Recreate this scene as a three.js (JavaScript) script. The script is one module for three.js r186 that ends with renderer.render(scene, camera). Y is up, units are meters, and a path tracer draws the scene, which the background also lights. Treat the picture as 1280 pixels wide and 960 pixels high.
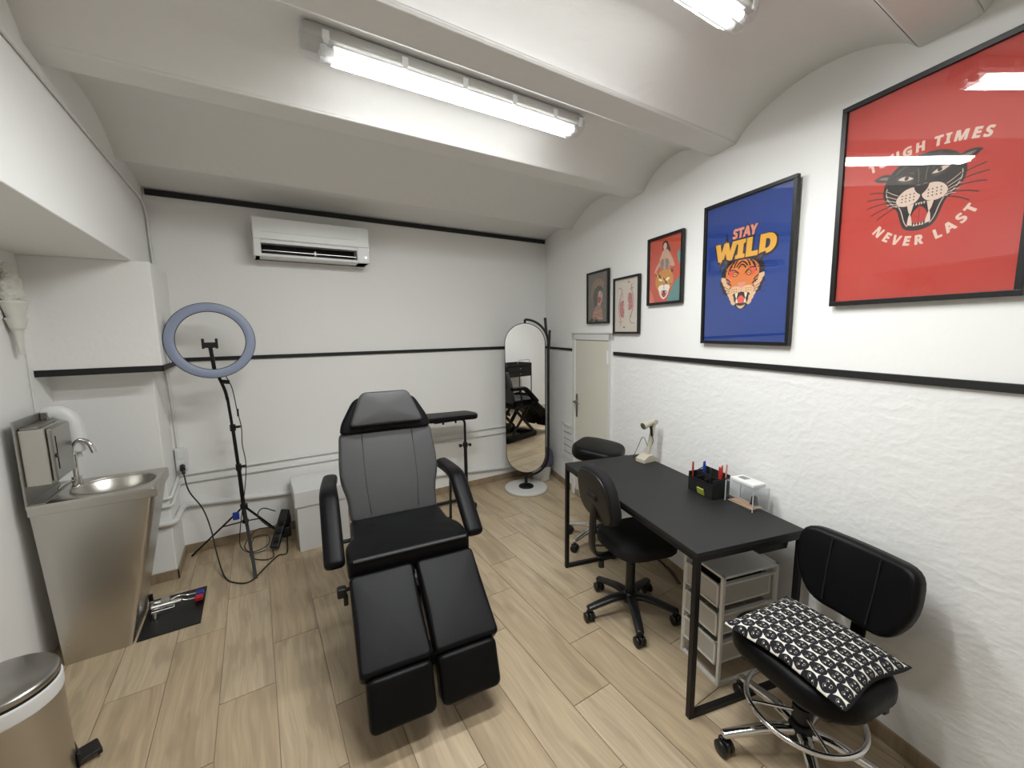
import * as THREE from 'three';
import { RoundedBoxGeometry } from 'three/addons/geometries/RoundedBoxGeometry.js';
import { mergeGeometries, mergeVertices, toCreasedNormals } from 'three/addons/utils/BufferGeometryUtils.js';
import { RectAreaLightUniformsLib } from 'three/addons/lights/RectAreaLightUniformsLib.js';

// ---------------------------------------------------------------- camera, renderer, lights
const scene = new THREE.Scene();
scene.background = new THREE.Color(0x000000);
const renderer = new THREE.WebGLRenderer({ antialias: true });
renderer.toneMapping = THREE.LinearToneMapping;
renderer.toneMappingExposure = 1.0;
renderer.shadowMap.enabled = true;
const camera = new THREE.PerspectiveCamera(2 * Math.atan(480 / 513.62) * 180 / Math.PI, 1280 / 960, 0.05, 60);
camera.rotation.order = 'YXZ';
camera.position.set(0, 1.6, 0);
camera.rotation.set(-0.128897, -0.558085, -0.012968);
RectAreaLightUniformsLib.init();
const LAMP_COLOR = new THREE.Color(0.985, 1.0, 0.985);
const LAMP_POWER = 122;                 // luminance of the glowing faces of the two ceiling battens

// ---------------------------------------------------------------- helpers
const V = (x, y, z) => new THREE.Vector3(x, y, z);
const PI = Math.PI;
let seed = 12345;
const rnd = () => { seed = (seed * 1664525 + 1013904223) >>> 0; return seed / 4294967296; };
const TH = 0.239658, SN = Math.sin(TH), CS = Math.cos(TH);
const WALL_N = 1.800;                  // distance of the right wall along its normal
const RW = (s, n, y = 0) => V(SN * s + CS * n, y, -CS * s + SN * n);   // s: along the right wall (away), n: towards it
const used = new Map();
function numbered(name) { const k = used.get(name) || 0; used.set(name, k + 1); return k ? name + '_' + String(k).padStart(3, '0') : name; }
function shade(o) { o.castShadow = true; o.receiveShadow = true; return o; }
function part(name, geo, mat, parent) { const m = shade(new THREE.Mesh(geo, mat)); m.name = name; parent.add(m); return m; }
function tag(o, label, category, group) { o.userData.label = label; o.userData.category = category; if (group) o.userData.group = group; return o; }
function thing(name, label, category, pos = V(0, 0, 0), turn = 0, group) {
  const g = new THREE.Group(); g.name = numbered(name); g.position.copy(pos); g.rotation.y = turn; scene.add(g);
  return tag(g, label, category, group);
}
function single(name, geo, mat, label, category, group) { const m = part(numbered(name), geo, mat, scene); return tag(m, label, category, group); }
function structGroup(name, label, category) { const g = new THREE.Group(); g.name = name; g.userData.kind = 'structure'; scene.add(g); return tag(g, label, category); }
function struct(name, geo, mat, label, category) { const m = part(name, geo, mat, scene); m.userData.kind = 'structure'; return tag(m, label, category); }
function box(x0, x1, y0, y1, z0, z1, r = 0) {
  const w = Math.abs(x1 - x0), h = Math.abs(y1 - y0), d = Math.abs(z1 - z0);
  const g = r ? new RoundedBoxGeometry(w, h, d, 2, Math.min(r, w / 2.01, h / 2.01, d / 2.01)) : new THREE.BoxGeometry(w, h, d);
  g.translate((x0 + x1) / 2, (y0 + y1) / 2, (z0 + z1) / 2); return g;
}
function merge(list) { return mergeGeometries(list.map((g) => { const n = g.index ? g.toNonIndexed() : g.clone(); for (const k of Object.keys(n.attributes)) if (!['position', 'normal', 'uv'].includes(k)) n.deleteAttribute(k); if (!n.attributes.uv) n.setAttribute('uv', new THREE.BufferAttribute(new Float32Array(n.attributes.position.count * 2), 2)); return n; })); }
function cyl(a, b, r, r2 = r, seg = 16) {
  const d = b.clone().sub(a), g = new THREE.CylinderGeometry(r2, r, d.length(), seg);
  g.applyQuaternion(new THREE.Quaternion().setFromUnitVectors(V(0, 1, 0), d.clone().normalize())); const m = a.clone().add(b).multiplyScalar(0.5); g.translate(m.x, m.y, m.z); return g;
}
function bar(a, b, w, h, side = null, r = 0.002) {            // rectangular bar from a to b
  const d = b.clone().sub(a), L = d.length(); d.normalize();
  let s = side ? side.clone() : (Math.abs(d.y) > 0.9 ? V(1, 0, 0) : V(0, 1, 0).cross(d)); s.addScaledVector(d, -s.dot(d)).normalize();
  const u = d.clone().cross(s); const g = new RoundedBoxGeometry(w, h, L, 1, r);
  g.applyMatrix4(new THREE.Matrix4().makeBasis(s, u, d)); const m = a.clone().add(b).multiplyScalar(0.5); g.translate(m.x, m.y, m.z); return g;
}
function tube(pts, r, seg = 40, rs = 8, closed = false, tension = 0.5) { return new THREE.TubeGeometry(new THREE.CatmullRomCurve3(pts, closed, 'catmullrom', tension), seg, r, rs, closed); }
function pipe(pts, r, bend, rs = 10) {                          // straight runs with rounded bends
  const path = new THREE.CurvePath();
  let p = pts[0];
  for (let i = 1; i < pts.length; i++) {
    if (i === pts.length - 1) { path.add(new THREE.LineCurve3(p, pts[i])); break; }
    const a = pts[i].clone().sub(pts[i - 1]), b = pts[i + 1].clone().sub(pts[i]); const k = Math.min(bend, a.length() * 0.48, b.length() * 0.48);
    const q0 = pts[i].clone().addScaledVector(a.normalize(), -k), q1 = pts[i].clone().addScaledVector(b.normalize(), k);
    path.add(new THREE.LineCurve3(p, q0)); path.add(new THREE.QuadraticBezierCurve3(q0, pts[i], q1)); p = q1;
  }
  const pp = [];
  path.curves.forEach((c, i) => { const n = c.isLineCurve3 ? 1 : 6; for (let j = i ? 1 : 0; j <= n; j++) pp.push(c.getPoint(j / n)); });
  return polyTube(pp, r, rs);
}
function polyTube(pp, r, rs = 10) {                              // tube through a list of points, parallel-transported frame, capped
  const pos = [], nor = [], uv = [], idx = []; let n = null; const N = pp.length;
  for (let i = 0; i < N; i++) {
    const t = pp[Math.min(i + 1, N - 1)].clone().sub(pp[Math.max(i - 1, 0)]).normalize();
    if (!n) n = Math.abs(t.y) < 0.9 ? V(0, 1, 0) : V(1, 0, 0);
    n = n.clone().addScaledVector(t, -n.dot(t)).normalize(); const b = t.clone().cross(n);
    for (let j = 0; j <= rs; j++) { const a = j / rs * 2 * PI, d = n.clone().multiplyScalar(Math.cos(a)).addScaledVector(b, Math.sin(a)); const p = pp[i].clone().addScaledVector(d, r); pos.push(p.x, p.y, p.z); nor.push(d.x, d.y, d.z); uv.push(j / rs, i / N); }
  }
  for (let i = 0; i < N - 1; i++) for (let j = 0; j < rs; j++) { const a = i * (rs + 1) + j, b = a + rs + 1; idx.push(a, a + 1, b, b, a + 1, b + 1); }
  for (const e of [0, N - 1]) { const c = pos.length / 3, p = pp[e], t = (e ? p.clone().sub(pp[e - 1]) : p.clone().sub(pp[1])).normalize(); pos.push(p.x, p.y, p.z); nor.push(t.x, t.y, t.z); uv.push(0, 0); for (let j = 0; j < rs; j++) { const a = e * (rs + 1) + j; e ? idx.push(a, a + 1, c) : idx.push(a + 1, a, c); } }
  const g = new THREE.BufferGeometry(); g.setAttribute('position', new THREE.Float32BufferAttribute(pos, 3)); g.setAttribute('normal', new THREE.Float32BufferAttribute(nor, 3)); g.setAttribute('uv', new THREE.Float32BufferAttribute(uv, 2)); g.setIndex(idx); return g;
}
// swept padded bar: superellipse section along a path, rounded ends
function sweep(pts, side, w, h, endR = 0.02, N = 40, M = 20, ex = 3, tension = 0.5) {
  const c = new THREE.CatmullRomCurve3(pts, false, 'catmullrom', tension), L = c.getLength(); const pos = [], uv = [], idx = [];
  const W = typeof w === 'function' ? w : () => w, H = typeof h === 'function' ? h : () => h;
  const ts = [0]; for (let i = 0; i <= 5; i++) ts.push(endR / L * (1 - Math.cos(PI / 2 * (i + 0.4) / 5.4))); for (let i = 1; i < N; i++) { const t = endR / L + (1 - 2 * endR / L) * i / N; ts.push(t); } for (let i = 5; i >= 0; i--) ts.push(1 - endR / L * (1 - Math.cos(PI / 2 * (i + 0.4) / 5.4))); ts.push(1);
  for (const t of ts) {
    const p = c.getPointAt(t), d = c.getTangentAt(t); const s = side.clone().addScaledVector(d, -side.dot(d)).normalize(), u = d.clone().cross(s);
    const e = Math.min(t, 1 - t) * L, k = e >= endR ? 0 : endR - Math.sqrt(Math.max(0, endR * endR - (endR - e) ** 2));
    const a = Math.max(W(t) / 2 - k, e === 0 ? 0.0001 : W(t) / 2 - endR * 0.98), b = Math.max(H(t) / 2 - k, e === 0 ? 0.0001 : 0.0002);
    for (let j = 0; j <= M; j++) { const q = j / M * 2 * PI, cx = Math.cos(q), cy = Math.sin(q), f = (Math.abs(cx) ** ex + Math.abs(cy) ** ex) ** (-1 / ex); const v = p.clone().addScaledVector(s, a * cx * f).addScaledVector(u, b * cy * f); pos.push(v.x, v.y, v.z); uv.push(j / M * (w.call ? 0.2 : 2 * (W(t) + H(t))), t * L); }
  }
  for (let i = 0; i < ts.length - 1; i++) for (let j = 0; j < M; j++) { const a = i * (M + 1) + j, b = a + M + 1; idx.push(a, a + 1, b, b, a + 1, b + 1); }
  const g = new THREE.BufferGeometry(); g.setAttribute('position', new THREE.Float32BufferAttribute(pos, 3)); g.setAttribute('uv', new THREE.Float32BufferAttribute(uv, 2)); g.setIndex(idx); g.computeVertexNormals(); return g;
}
// upholstered pad: outline [[x,y]..] (star-shaped about its centre), thickness t along +z from z=0, edge radius r, crown height
function pad(outline, t, r = 0.02, crown = 0.01, rc = 0.02, bottomR = r * 0.6) {
  const o = roundPoly(outline, rc); const n = o.length; let cx = 0, cy = 0; for (const [x, y] of o) { cx += x / n; cy += y / n; }
  const prof = [[9, 0, 0], [bottomR * 1.2, 0, 0]]; const q = 5;
  for (let i = 1; i <= q; i++) { const a = PI / 2 * i / q; prof.push([bottomR * (1 - Math.sin(a)), bottomR * (1 - Math.cos(a)), 0]); }
  for (let i = 0; i <= q; i++) { const a = PI / 2 * i / q; prof.push([r * (1 - Math.cos(a)), t - r + r * Math.sin(a), 0]); }
  for (const k of [0.15, 0.3, 0.5, 0.7, 0.85]) prof.push([-k, t, 1 - (1 - k) ** 2.2]); prof.push([9, t, 1]);
  const pos = [], uv = [], idx = [];
  for (const [ins, z, cr] of prof) for (let j = 0; j <= n; j++) { const [x, y] = o[j % n]; const dx = x - cx, dy = y - cy, L = Math.hypot(dx, dy); const m = ins === 9 ? L : ins < 0 ? r + (L - r) * -ins : Math.min(ins, L); const f = 1 - m / L; pos.push(cx + dx * f, cy + dy * f, z + crown * cr); uv.push(cx + dx * f, cy + dy * f); }
  for (let i = 0; i < prof.length - 1; i++) for (let j = 0; j < n; j++) { const a = i * (n + 1) + j, b = a + n + 1; idx.push(a, a + 1, b, b, a + 1, b + 1); }
  let g = new THREE.BufferGeometry(); g.setAttribute('position', new THREE.Float32BufferAttribute(pos, 3)); g.setAttribute('uv', new THREE.Float32BufferAttribute(uv, 2)); g.setIndex(idx); g.computeVertexNormals();
  const N = g.attributes.normal; for (let i = 0; i < prof.length; i++) { const a = i * (n + 1), b = a + n; const v = V(N.getX(a) + N.getX(b), N.getY(a) + N.getY(b), N.getZ(a) + N.getZ(b)).normalize(); N.setXYZ(a, v.x, v.y, v.z); N.setXYZ(b, v.x, v.y, v.z); }
  return g;
}
function roundPoly(pts, r, q = 5) {                               // rounded corners + extra points on the edges, counter-clockwise
  const out = [], n = pts.length;
  for (let i = 0; i < n; i++) {
    const P = pts[i], A = pts[(i + n - 1) % n], B = pts[(i + 1) % n]; const rr = P[2] ?? r;
    const la = Math.hypot(A[0] - P[0], A[1] - P[1]), lb = Math.hypot(B[0] - P[0], B[1] - P[1]), k = Math.min(rr, la * 0.48, lb * 0.48);
    const p0 = [P[0] + (A[0] - P[0]) / la * k, P[1] + (A[1] - P[1]) / la * k], p1 = [P[0] + (B[0] - P[0]) / lb * k, P[1] + (B[1] - P[1]) / lb * k];
    for (let j = 0; j <= q; j++) { const t = j / q, a = (1 - t) ** 2, b = 2 * t * (1 - t), c = t * t; out.push([a * p0[0] + b * P[0] + c * p1[0], a * p0[1] + b * P[1] + c * p1[1]]); }
    const NP = pts[(i + 1) % n], C = pts[(i + 2) % n], k2 = Math.min(NP[2] ?? r, lb * 0.48); const e1 = [NP[0] + (P[0] - NP[0]) / lb * k2, NP[1] + (P[1] - NP[1]) / lb * k2];
    for (let j = 1; j < 6; j++) out.push([p1[0] + (e1[0] - p1[0]) * j / 6, p1[1] + (e1[1] - p1[1]) * j / 6]);
  }
  return out;
}
function metricUV(g) {                                            // uv in metres by dominant normal
  const p = g.attributes.position, n = g.attributes.normal, uv = new Float32Array(p.count * 2);
  for (let i = 0; i < p.count; i++) { const ax = Math.abs(n.getX(i)), ay = Math.abs(n.getY(i)), az = Math.abs(n.getZ(i)); const x = p.getX(i), y = p.getY(i), z = p.getZ(i); const [u, v] = ay >= ax && ay >= az ? [x, z] : ax >= az ? [z, y] : [x, y]; uv[2 * i] = u; uv[2 * i + 1] = v; }
  g.setAttribute('uv', new THREE.BufferAttribute(uv, 2)); return g;
}
const lathe = (pts, seg = 32) => new THREE.LatheGeometry(pts.map(([x, y]) => new THREE.Vector2(x, y)), seg);
const at = (g, x, y, z) => g.translate(x, y, z);

// ---------------------------------------------------------------- textures
function hash(x, y, s) { let h = (x * 374761393 + y * 668265263 + s * 2147483647) | 0; h = Math.imul(h ^ (h >>> 13), 1274126177); h ^= h >>> 16; return (h >>> 0) / 4294967296; }
function vnoise(x, y, px, py, s) { const xi = Math.floor(x), yi = Math.floor(y), fx = x - xi, fy = y - yi, u = fx * fx * (3 - 2 * fx), v = fy * fy * (3 - 2 * fy); const m = (a, b) => hash(((a % px) + px) % px, ((b % py) + py) % py, s); return (m(xi, yi) * (1 - u) + m(xi + 1, yi) * u) * (1 - v) + (m(xi, yi + 1) * (1 - u) + m(xi + 1, yi + 1) * u) * v; }
function fbm(u, v, fx, fy, oct, s) { let a = 0, w = 0.5, t = 0; for (let o = 0; o < oct; o++) { a += w * vnoise(u * fx, v * fy, fx, fy, s + o); t += w; w *= 0.5; fx *= 2; fy *= 2; } return a / t; }
function dataTex(w, h, f, srgb, rep) {
  const d = new Uint8Array(w * h * 4);
  for (let j = 0; j < h; j++) for (let i = 0; i < w; i++) { const c = f(i / w, j / h); const k = (j * w + i) * 4; if (typeof c === 'number') d[k] = d[k + 1] = d[k + 2] = Math.max(0, Math.min(255, c * 255)); else for (let q = 0; q < 3; q++) d[k + q] = Math.max(0, Math.min(255, c[q])); d[k + 3] = 255; }
  const t = new THREE.DataTexture(d, w, h); t.wrapS = t.wrapT = THREE.RepeatWrapping; t.magFilter = THREE.LinearFilter; t.minFilter = THREE.LinearMipmapLinearFilter; t.generateMipmaps = true; if (srgb) t.colorSpace = THREE.SRGBColorSpace; if (rep) t.repeat.set(rep[0], rep[1]); t.needsUpdate = true; return t;
}
const smooth = (a, b, x) => { const t = Math.max(0, Math.min(1, (x - a) / (b - a))); return t * t * (3 - 2 * t); };
// trowelled plaster: overlapping strokes and pits (one tile = 1.6 m)
const plasterRough = dataTex(1024, 1024, (u, v) => {
  const wx = (fbm(u, v, 4, 4, 3, 11) - 0.5) * 0.22, wy = (fbm(u, v, 4, 4, 3, 17) - 0.5) * 0.22;
  const a = fbm(u + wx, v + wy, 14, 20, 3, 23), b = 1 - Math.abs(fbm(u + wy * 0.5, v + wx * 0.5, 20, 34, 3, 31) - 0.5) * 4, c = fbm(u, v, 70, 100, 3, 41);
  return 0.45 * a + 0.22 * Math.max(0, b) + 0.33 * c;
}, false, [0.625, 0.625]);
const plasterFine = dataTex(512, 512, (u, v) => 0.6 * fbm(u, v, 9, 9, 4, 5) + 0.4 * fbm(u, v, 60, 60, 2, 9), false, [0.8, 0.8]);
const leatherBump = dataTex(512, 512, (u, v) => { let m = 1; const gx = u * 64, gy = v * 64; const xi = Math.floor(gx), yi = Math.floor(gy); for (let a = -1; a < 2; a++) for (let b = -1; b < 2; b++) { const X = ((xi + a) % 64 + 64) % 64, Y = ((yi + b) % 64 + 64) % 64; const dx = xi + a + hash(X, Y, 3) - gx, dy = yi + b + hash(X, Y, 4) - gy; m = Math.min(m, dx * dx + dy * dy); } return Math.sqrt(m) * 0.7 + 0.3 * fbm(u, v, 8, 8, 3, 2); }, false, [8, 8]);
const woodTones = (base, sd) => dataTex(512, 1024, (u, v) => {
  const w = (fbm(u, v, 3, 4, 3, sd + 3) - 0.5) * 0.07;
  const g = fbm(u + w, v, 44, 5, 4, sd), f = fbm(u + w, v, 150, 12, 2, sd + 7), k = fbm(u + w, v, 14, 6, 4, sd + 13);
  const stain = smooth(0.55, 0.75, k); const t = 0.93 + 0.15 * (g - 0.5) + 0.12 * (f - 0.5) - 0.10 * stain * (0.25 + f);
  return [base[0] * t, base[1] * (t - 0.004 * stain), base[2] * (t - 0.012 * stain)];
}, true, [1 / 0.9, 1 / 1.8]);
const steelLines = dataTex(256, 512, (u, v) => 0.5 + 0.5 * (fbm(u, v, 2, 200, 2, 3) - 0.5), false, [2, 2]);
const fabricBump = dataTex(128, 128, (u, v) => 0.5 + 0.25 * Math.sin(u * 2 * PI * 16) + 0.25 * Math.sin(v * 2 * PI * 16), false, [20, 20]);
const meshAlpha = dataTex(64, 64, (u, v) => { const a = (u * 8) % 1, b = (v * 8) % 1; return (a < 0.42 || b < 0.42) ? 1 : 0; }, false, [30, 30]);

// ---------------------------------------------------------------- materials
const std = (o) => new THREE.MeshStandardMaterial(o), phys = (o) => new THREE.MeshPhysicalMaterial(o);
const lin = (r, g, b) => new THREE.Color().setRGB(r, g, b);
const M = {
  wall: std({ color: lin(0.865, 0.86, 0.84), roughness: 0.85, bumpMap: plasterFine, bumpScale: 0.0012 }),
  wallRough: std({ color: lin(0.845, 0.84, 0.825), roughness: 0.8, bumpMap: plasterRough, bumpScale: 0.0038 }),
  ceiling: std({ color: lin(0.80, 0.795, 0.775), roughness: 0.9, bumpMap: plasterRough, bumpScale: 0.0022 }),
  blackTrim: std({ color: lin(0.0045, 0.0045, 0.005), roughness: 0.6 }),
  whitePaint: std({ color: lin(0.74, 0.74, 0.72), roughness: 0.5 }),
  whitePlastic: std({ color: lin(0.76, 0.77, 0.76), roughness: 0.35 }),
  doorCream: std({ color: lin(0.72, 0.70, 0.61), roughness: 0.5 }),
  grout: std({ color: lin(0.30, 0.235, 0.165), roughness: 0.95 }),
  base: std({ color: 0xffffff, map: woodTones([164, 144, 117], 61), roughness: 0.5 }),
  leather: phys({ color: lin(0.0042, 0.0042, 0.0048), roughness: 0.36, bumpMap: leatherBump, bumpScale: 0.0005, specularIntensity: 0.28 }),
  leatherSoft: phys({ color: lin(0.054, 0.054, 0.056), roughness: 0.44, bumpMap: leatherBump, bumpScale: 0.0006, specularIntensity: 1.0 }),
  fabricBlack: std({ color: lin(0.0045, 0.0045, 0.005), roughness: 0.9, bumpMap: fabricBump, bumpScale: 0.0004 }),
  blackMetal: std({ color: lin(0.0045, 0.0045, 0.005), roughness: 0.45, metalness: 0.2 }),
  blackPlastic: std({ color: lin(0.0045, 0.0045, 0.005), roughness: 0.38 }),
  blackMatte: std({ color: lin(0.0045, 0.0045, 0.005), roughness: 0.75 }),
  deskTop: std({ color: lin(0.010, 0.010, 0.010), roughness: 0.55, bumpMap: plasterFine, bumpScale: 0.0002 }),
  chrome: std({ color: lin(0.78, 0.78, 0.78), roughness: 0.12, metalness: 1 }),
  steel: std({ color: lin(0.55, 0.53, 0.49), roughness: 0.30, metalness: 1, bumpMap: steelLines, bumpScale: 0.00012 }),
  steelDark: std({ color: lin(0.40, 0.39, 0.37), roughness: 0.28, metalness: 1 }),
  mirror: std({ color: lin(0.90, 0.91, 0.91), roughness: 0.01, metalness: 1 }),
  stone: std({ color: lin(0.66, 0.66, 0.63), roughness: 0.4, bumpMap: plasterFine, bumpScale: 0.0003 }),
  glass: phys({ color: lin(1, 1, 1), roughness: 0.0, transmission: 1, thickness: 0, ior: 1.5 }),
  clear: phys({ color: lin(0.96, 0.97, 0.98), roughness: 0.06, transmission: 1, thickness: 0, ior: 1.49 }),
  lampHousing: std({ color: lin(0.52, 0.51, 0.48), roughness: 0.5 }),
  tubeGlow: std({ color: lin(0.9, 0.9, 0.9), roughness: 0.4, emissive: lin(0.97, 1, 0.985), emissiveIntensity: 3 }),
  ringDiffuser: std({ color: lin(0.25, 0.29, 0.40), roughness: 0.45 }),
  cord: std({ color: lin(0.012, 0.012, 0.012), roughness: 0.5 }),
  beige: std({ color: lin(0.50, 0.46, 0.37), roughness: 0.5 }),
  red: std({ color: lin(0.45, 0.012, 0.02), roughness: 0.4 }),
  blue: std({ color: lin(0.01, 0.04, 0.28), roughness: 0.4 }),
  plaster: std({ color: lin(0.72, 0.71, 0.65), roughness: 0.8 }),
  cartonWhite: std({ color: lin(0.73, 0.73, 0.72), roughness: 0.55 }),
  meshPanel: std({ color: lin(0.60, 0.57, 0.51), roughness: 0.5, alphaMap: meshAlpha, transparent: true, side: THREE.DoubleSide }),
  acrylEdge: std({ color: lin(0.62, 0.64, 0.66), roughness: 0.3 }),
  drawerFrame: std({ color: lin(0.72, 0.70, 0.65), roughness: 0.4 }),
};
const plankMats = [[194, 174, 144], [187, 166, 136], [200, 180, 151]].map((c, i) => std({ color: 0xffffff, map: woodTones(c, 100 + i * 40), roughness: 0.42 }));

// ---------------------------------------------------------------- the room: floor
const X_LEFT = -0.99, Z_BACK = -3.70, Z_FRONT = 1.80;
const wallX = (z) => (WALL_N - SN * z) / CS;
const floor = structGroup('floor', 'wood-look tile floor of long beige planks with thin grout joints', 'floor');
part('subfloor', box(X_LEFT - 0.15, 3.1, -0.12, -0.004, Z_BACK - 0.15, Z_FRONT + 0.15), M.grout, floor);
function clipPoly(poly, n, c) { const out = []; for (let i = 0; i < poly.length; i++) { const a = poly[i], b = poly[(i + 1) % poly.length], da = n[0] * a[0] + n[1] * a[1] - c, db = n[0] * b[0] + n[1] * b[1] - c; if (da <= 0) out.push(a); if (da * db < 0) { const t = da / (da - db); out.push([a[0] + (b[0] - a[0]) * t, a[1] + (b[1] - a[1]) * t]); } } return out; }
{
  const PW = 0.2154, PL = 0.845, gap = 0.0016;
  for (let k = -4; k < 15; k++) {
    const x0 = -0.252 + PW * k; const off = -2.04 - 0.2825 * k;
    for (let m = -8; m < 14; m++) {
      const z0 = off + PL * m;
      let poly = [[x0 + gap, z0 + gap], [x0 + PW - gap, z0 + gap], [x0 + PW - gap, z0 + PL - gap], [x0 + gap, z0 + PL - gap]];
      for (const [n, c] of [[[-1, 0], -X_LEFT], [[0, -1], -Z_BACK], [[0, 1], Z_FRONT], [[CS, SN], WALL_N]]) poly = clipPoly(poly, n, c);
      if (poly.length < 3) continue;
      let area = 0; for (let i = 0; i < poly.length; i++) { const a = poly[i], b = poly[(i + 1) % poly.length]; area += a[0] * b[1] - b[0] * a[1]; } if (Math.abs(area) < 0.002) continue;
      const sh = new THREE.Shape(poly.map(([x, z]) => new THREE.Vector2(x, -z)));
      const g = new THREE.ExtrudeGeometry(sh, { depth: 0.009, bevelEnabled: false }); g.rotateX(-PI / 2); g.translate(0, -0.009, 0);
      const ou = rnd() * 0.9, ov = rnd() * 1.8, fl = rnd() < 0.5 ? -1 : 1; const p = g.attributes.position, uv = g.attributes.uv; for (let i = 0; i < p.count; i++) uv.setXY(i, p.getX(i) - x0 + ou, fl * (p.getZ(i) - z0) + ov);
      part('plank', g, plankMats[Math.floor(rnd() * 3)], floor);
    }
  }
}

// ---------------------------------------------------------------- the room: walls
struct('wall_back', metricUV(box(X_LEFT - 0.15, 3.1, -0.12, 3.0, Z_BACK - 0.15, Z_BACK)), M.wall, 'smooth white painted back wall below the vaulted ceiling', 'wall');
struct('wall_front', metricUV(box(X_LEFT - 0.15, 3.1, -0.12, 3.0, Z_FRONT, Z_FRONT + 0.15)), M.wall, 'plain white wall closing the room opposite the mirror wall', 'wall');
{
  const w = structGroup('wall_left', 'white left wall with boxed bulkhead above and plastered pier in the corner', 'wall');
  part('wall_panel', metricUV(box(X_LEFT - 0.15, X_LEFT, -0.12, 3.0, Z_BACK - 0.15, Z_FRONT + 0.15)), M.wall, w);
  part('bulkhead', metricUV(box(X_LEFT - 0.02, -0.545, 2.018, 3.0, Z_BACK, Z_FRONT + 0.05, 0.006)), M.wall, w);
  part('pier_upper', metricUV(box(X_LEFT - 0.02, -0.468, 1.390, 2.022, Z_BACK - 0.02, -3.160, 0.010)), M.wall, w);
  part('pier_lower', metricUV(box(X_LEFT - 0.02, -0.545, -0.02, 1.395, Z_BACK - 0.02, -3.342, 0.008)), M.wall, w);
}
{
  const w = structGroup('wall_right', 'white right wall, smooth above the black rail and roughly trowelled below it', 'wall');
  w.position.copy(RW(0, WALL_N)); w.rotation.y = -TH;             // local +x into the wall, local -z away from the camera
  part('upper_plaster', metricUV(box(0, 0.15, 1.40, 3.0, -4.35, 2.4)), M.wall, w);
  part('lower_plaster', metricUV(box(-0.002, 0.15, -0.12, 1.40, -4.35, 2.4)), M.wallRough, w);
}
// ceiling: shallow brick vaults between plastered beams, all running across the room
{
  const c = structGroup('ceiling', 'white plastered ceiling of shallow vaults between plastered beams', 'ceiling');
  const beams = [[-3.095, -3.07], [-2.18, -2.02], [-1.445, -1.275], [-0.56, -0.40], [0.30, 0.46], [1.16, 1.32]];
  const YB = 2.53, X0 = -0.60, X1 = 2.95;
  for (const [a, b] of beams) {
    const sh = new THREE.Shape(roundPoly([[a, YB], [b, YB], [b, 2.95, 0.001], [a, 2.95, 0.001]], 0.018).map(([z, y]) => new THREE.Vector2(-z, y)));
    const g = new THREE.ExtrudeGeometry(sh, { depth: X1 - X0, bevelEnabled: false, curveSegments: 4 }); g.rotateY(PI / 2); g.translate(X0, 0, 0);
    part('beam', metricUV(toCreasedNormals(g, 0.7)), M.ceiling, c);
  }
  const spans = [[Z_BACK - 0.06, -3.095, 0.055, 0.75], [-3.07, -2.18, 0.125, 0.9], [-2.02, -1.445, 0.12, 0.85], [-1.275, -0.56, 0.122, 0.8], [-0.40, 0.30, 0.122, 0.8], [0.46, 1.16, 0.122, 0.8], [1.32, Z_FRONT, 0.1, 0.8]];
  spans.forEach(([a, b, h, ex], i) => {
    const N = 28, NX = 40, pos = [], idx = [];
    for (let k = 0; k <= N; k++) { const u = k / N, q = 2 * u - 1, z = a + (b - a) * u; let y = YB + 0.008 + h * Math.max(0, 1 - q * q) ** ex;  for (let j = 0; j <= NX; j++) { const x = X0 + (X1 - X0) * j / NX; const wob = 0.006 * (fbm((x + 1) / 4, (z + 4) / 6, 16, 24, 3, 77) - 0.5); pos.push(x, y + wob * (k > 0 && k < N ? 1 : 0), z); } }
    const n1 = (N + 1) * (NX + 1); for (let k = 0; k <= N; k++) for (let j = 0; j <= NX; j++) pos.push(X0 + (X1 - X0) * j / NX, 2.93, a + (b - a) * k / N);
    for (let k = 0; k < N; k++) for (let j = 0; j < NX; j++) { const p = k * (NX + 1) + j, q = p + NX + 1; idx.push(p, p + 1, q, q, p + 1, q + 1); idx.push(n1 + p, n1 + q, n1 + p + 1, n1 + q, n1 + q + 1, n1 + p + 1); }
    const g = new THREE.BufferGeometry(); g.setAttribute('position', new THREE.Float32BufferAttribute(pos, 3)); g.setIndex(idx); g.computeVertexNormals(); 
    const uv = []; for (let q = 0; q < pos.length; q += 3) uv.push(pos[q], pos[q + 2]); g.setAttribute('uv', new THREE.Float32BufferAttribute(uv, 2));
    part('vault', g, M.ceiling, c);
  });
  part('roof_slab', box(X_LEFT - 0.15, 3.1, 2.95, 3.05, Z_BACK - 0.15, Z_FRONT + 0.15), M.ceiling, c);
}
// skirting tiles
struct('baseboard_back', metricUV(box(-0.545, wallX(Z_BACK) - 0.01, 0, 0.066, Z_BACK, Z_BACK + 0.010, 0.002)), M.base, 'low wood-look tile skirting along the back wall', 'baseboard');
{
  const g = structGroup('baseboard_left', 'low wood-look tile skirting around the corner pier', 'baseboard');
  part('front_strip', metricUV(box(X_LEFT, -0.535, 0, 0.066, -3.342, -3.332, 0.002)), M.base, g);
  part('side_strip', metricUV(box(-0.545, -0.535, 0, 0.066, Z_BACK + 0.01, -3.332, 0.002)), M.base, g);
}
{
  const g = structGroup('baseboard_right', 'low wood-look tile skirting along the rough right wall', 'baseboard'); g.position.copy(RW(0, WALL_N)); g.rotation.y = -TH;
  part('strip_near', metricUV(box(-0.012, -0.002, 0, 0.066, -2.345, 2.0, 0.002)), M.base, g);
  part('strip_far', metricUV(box(-0.012, -0.002, 0, 0.066, -4.22, -3.05, 0.002)), M.base, g);
}
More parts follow.
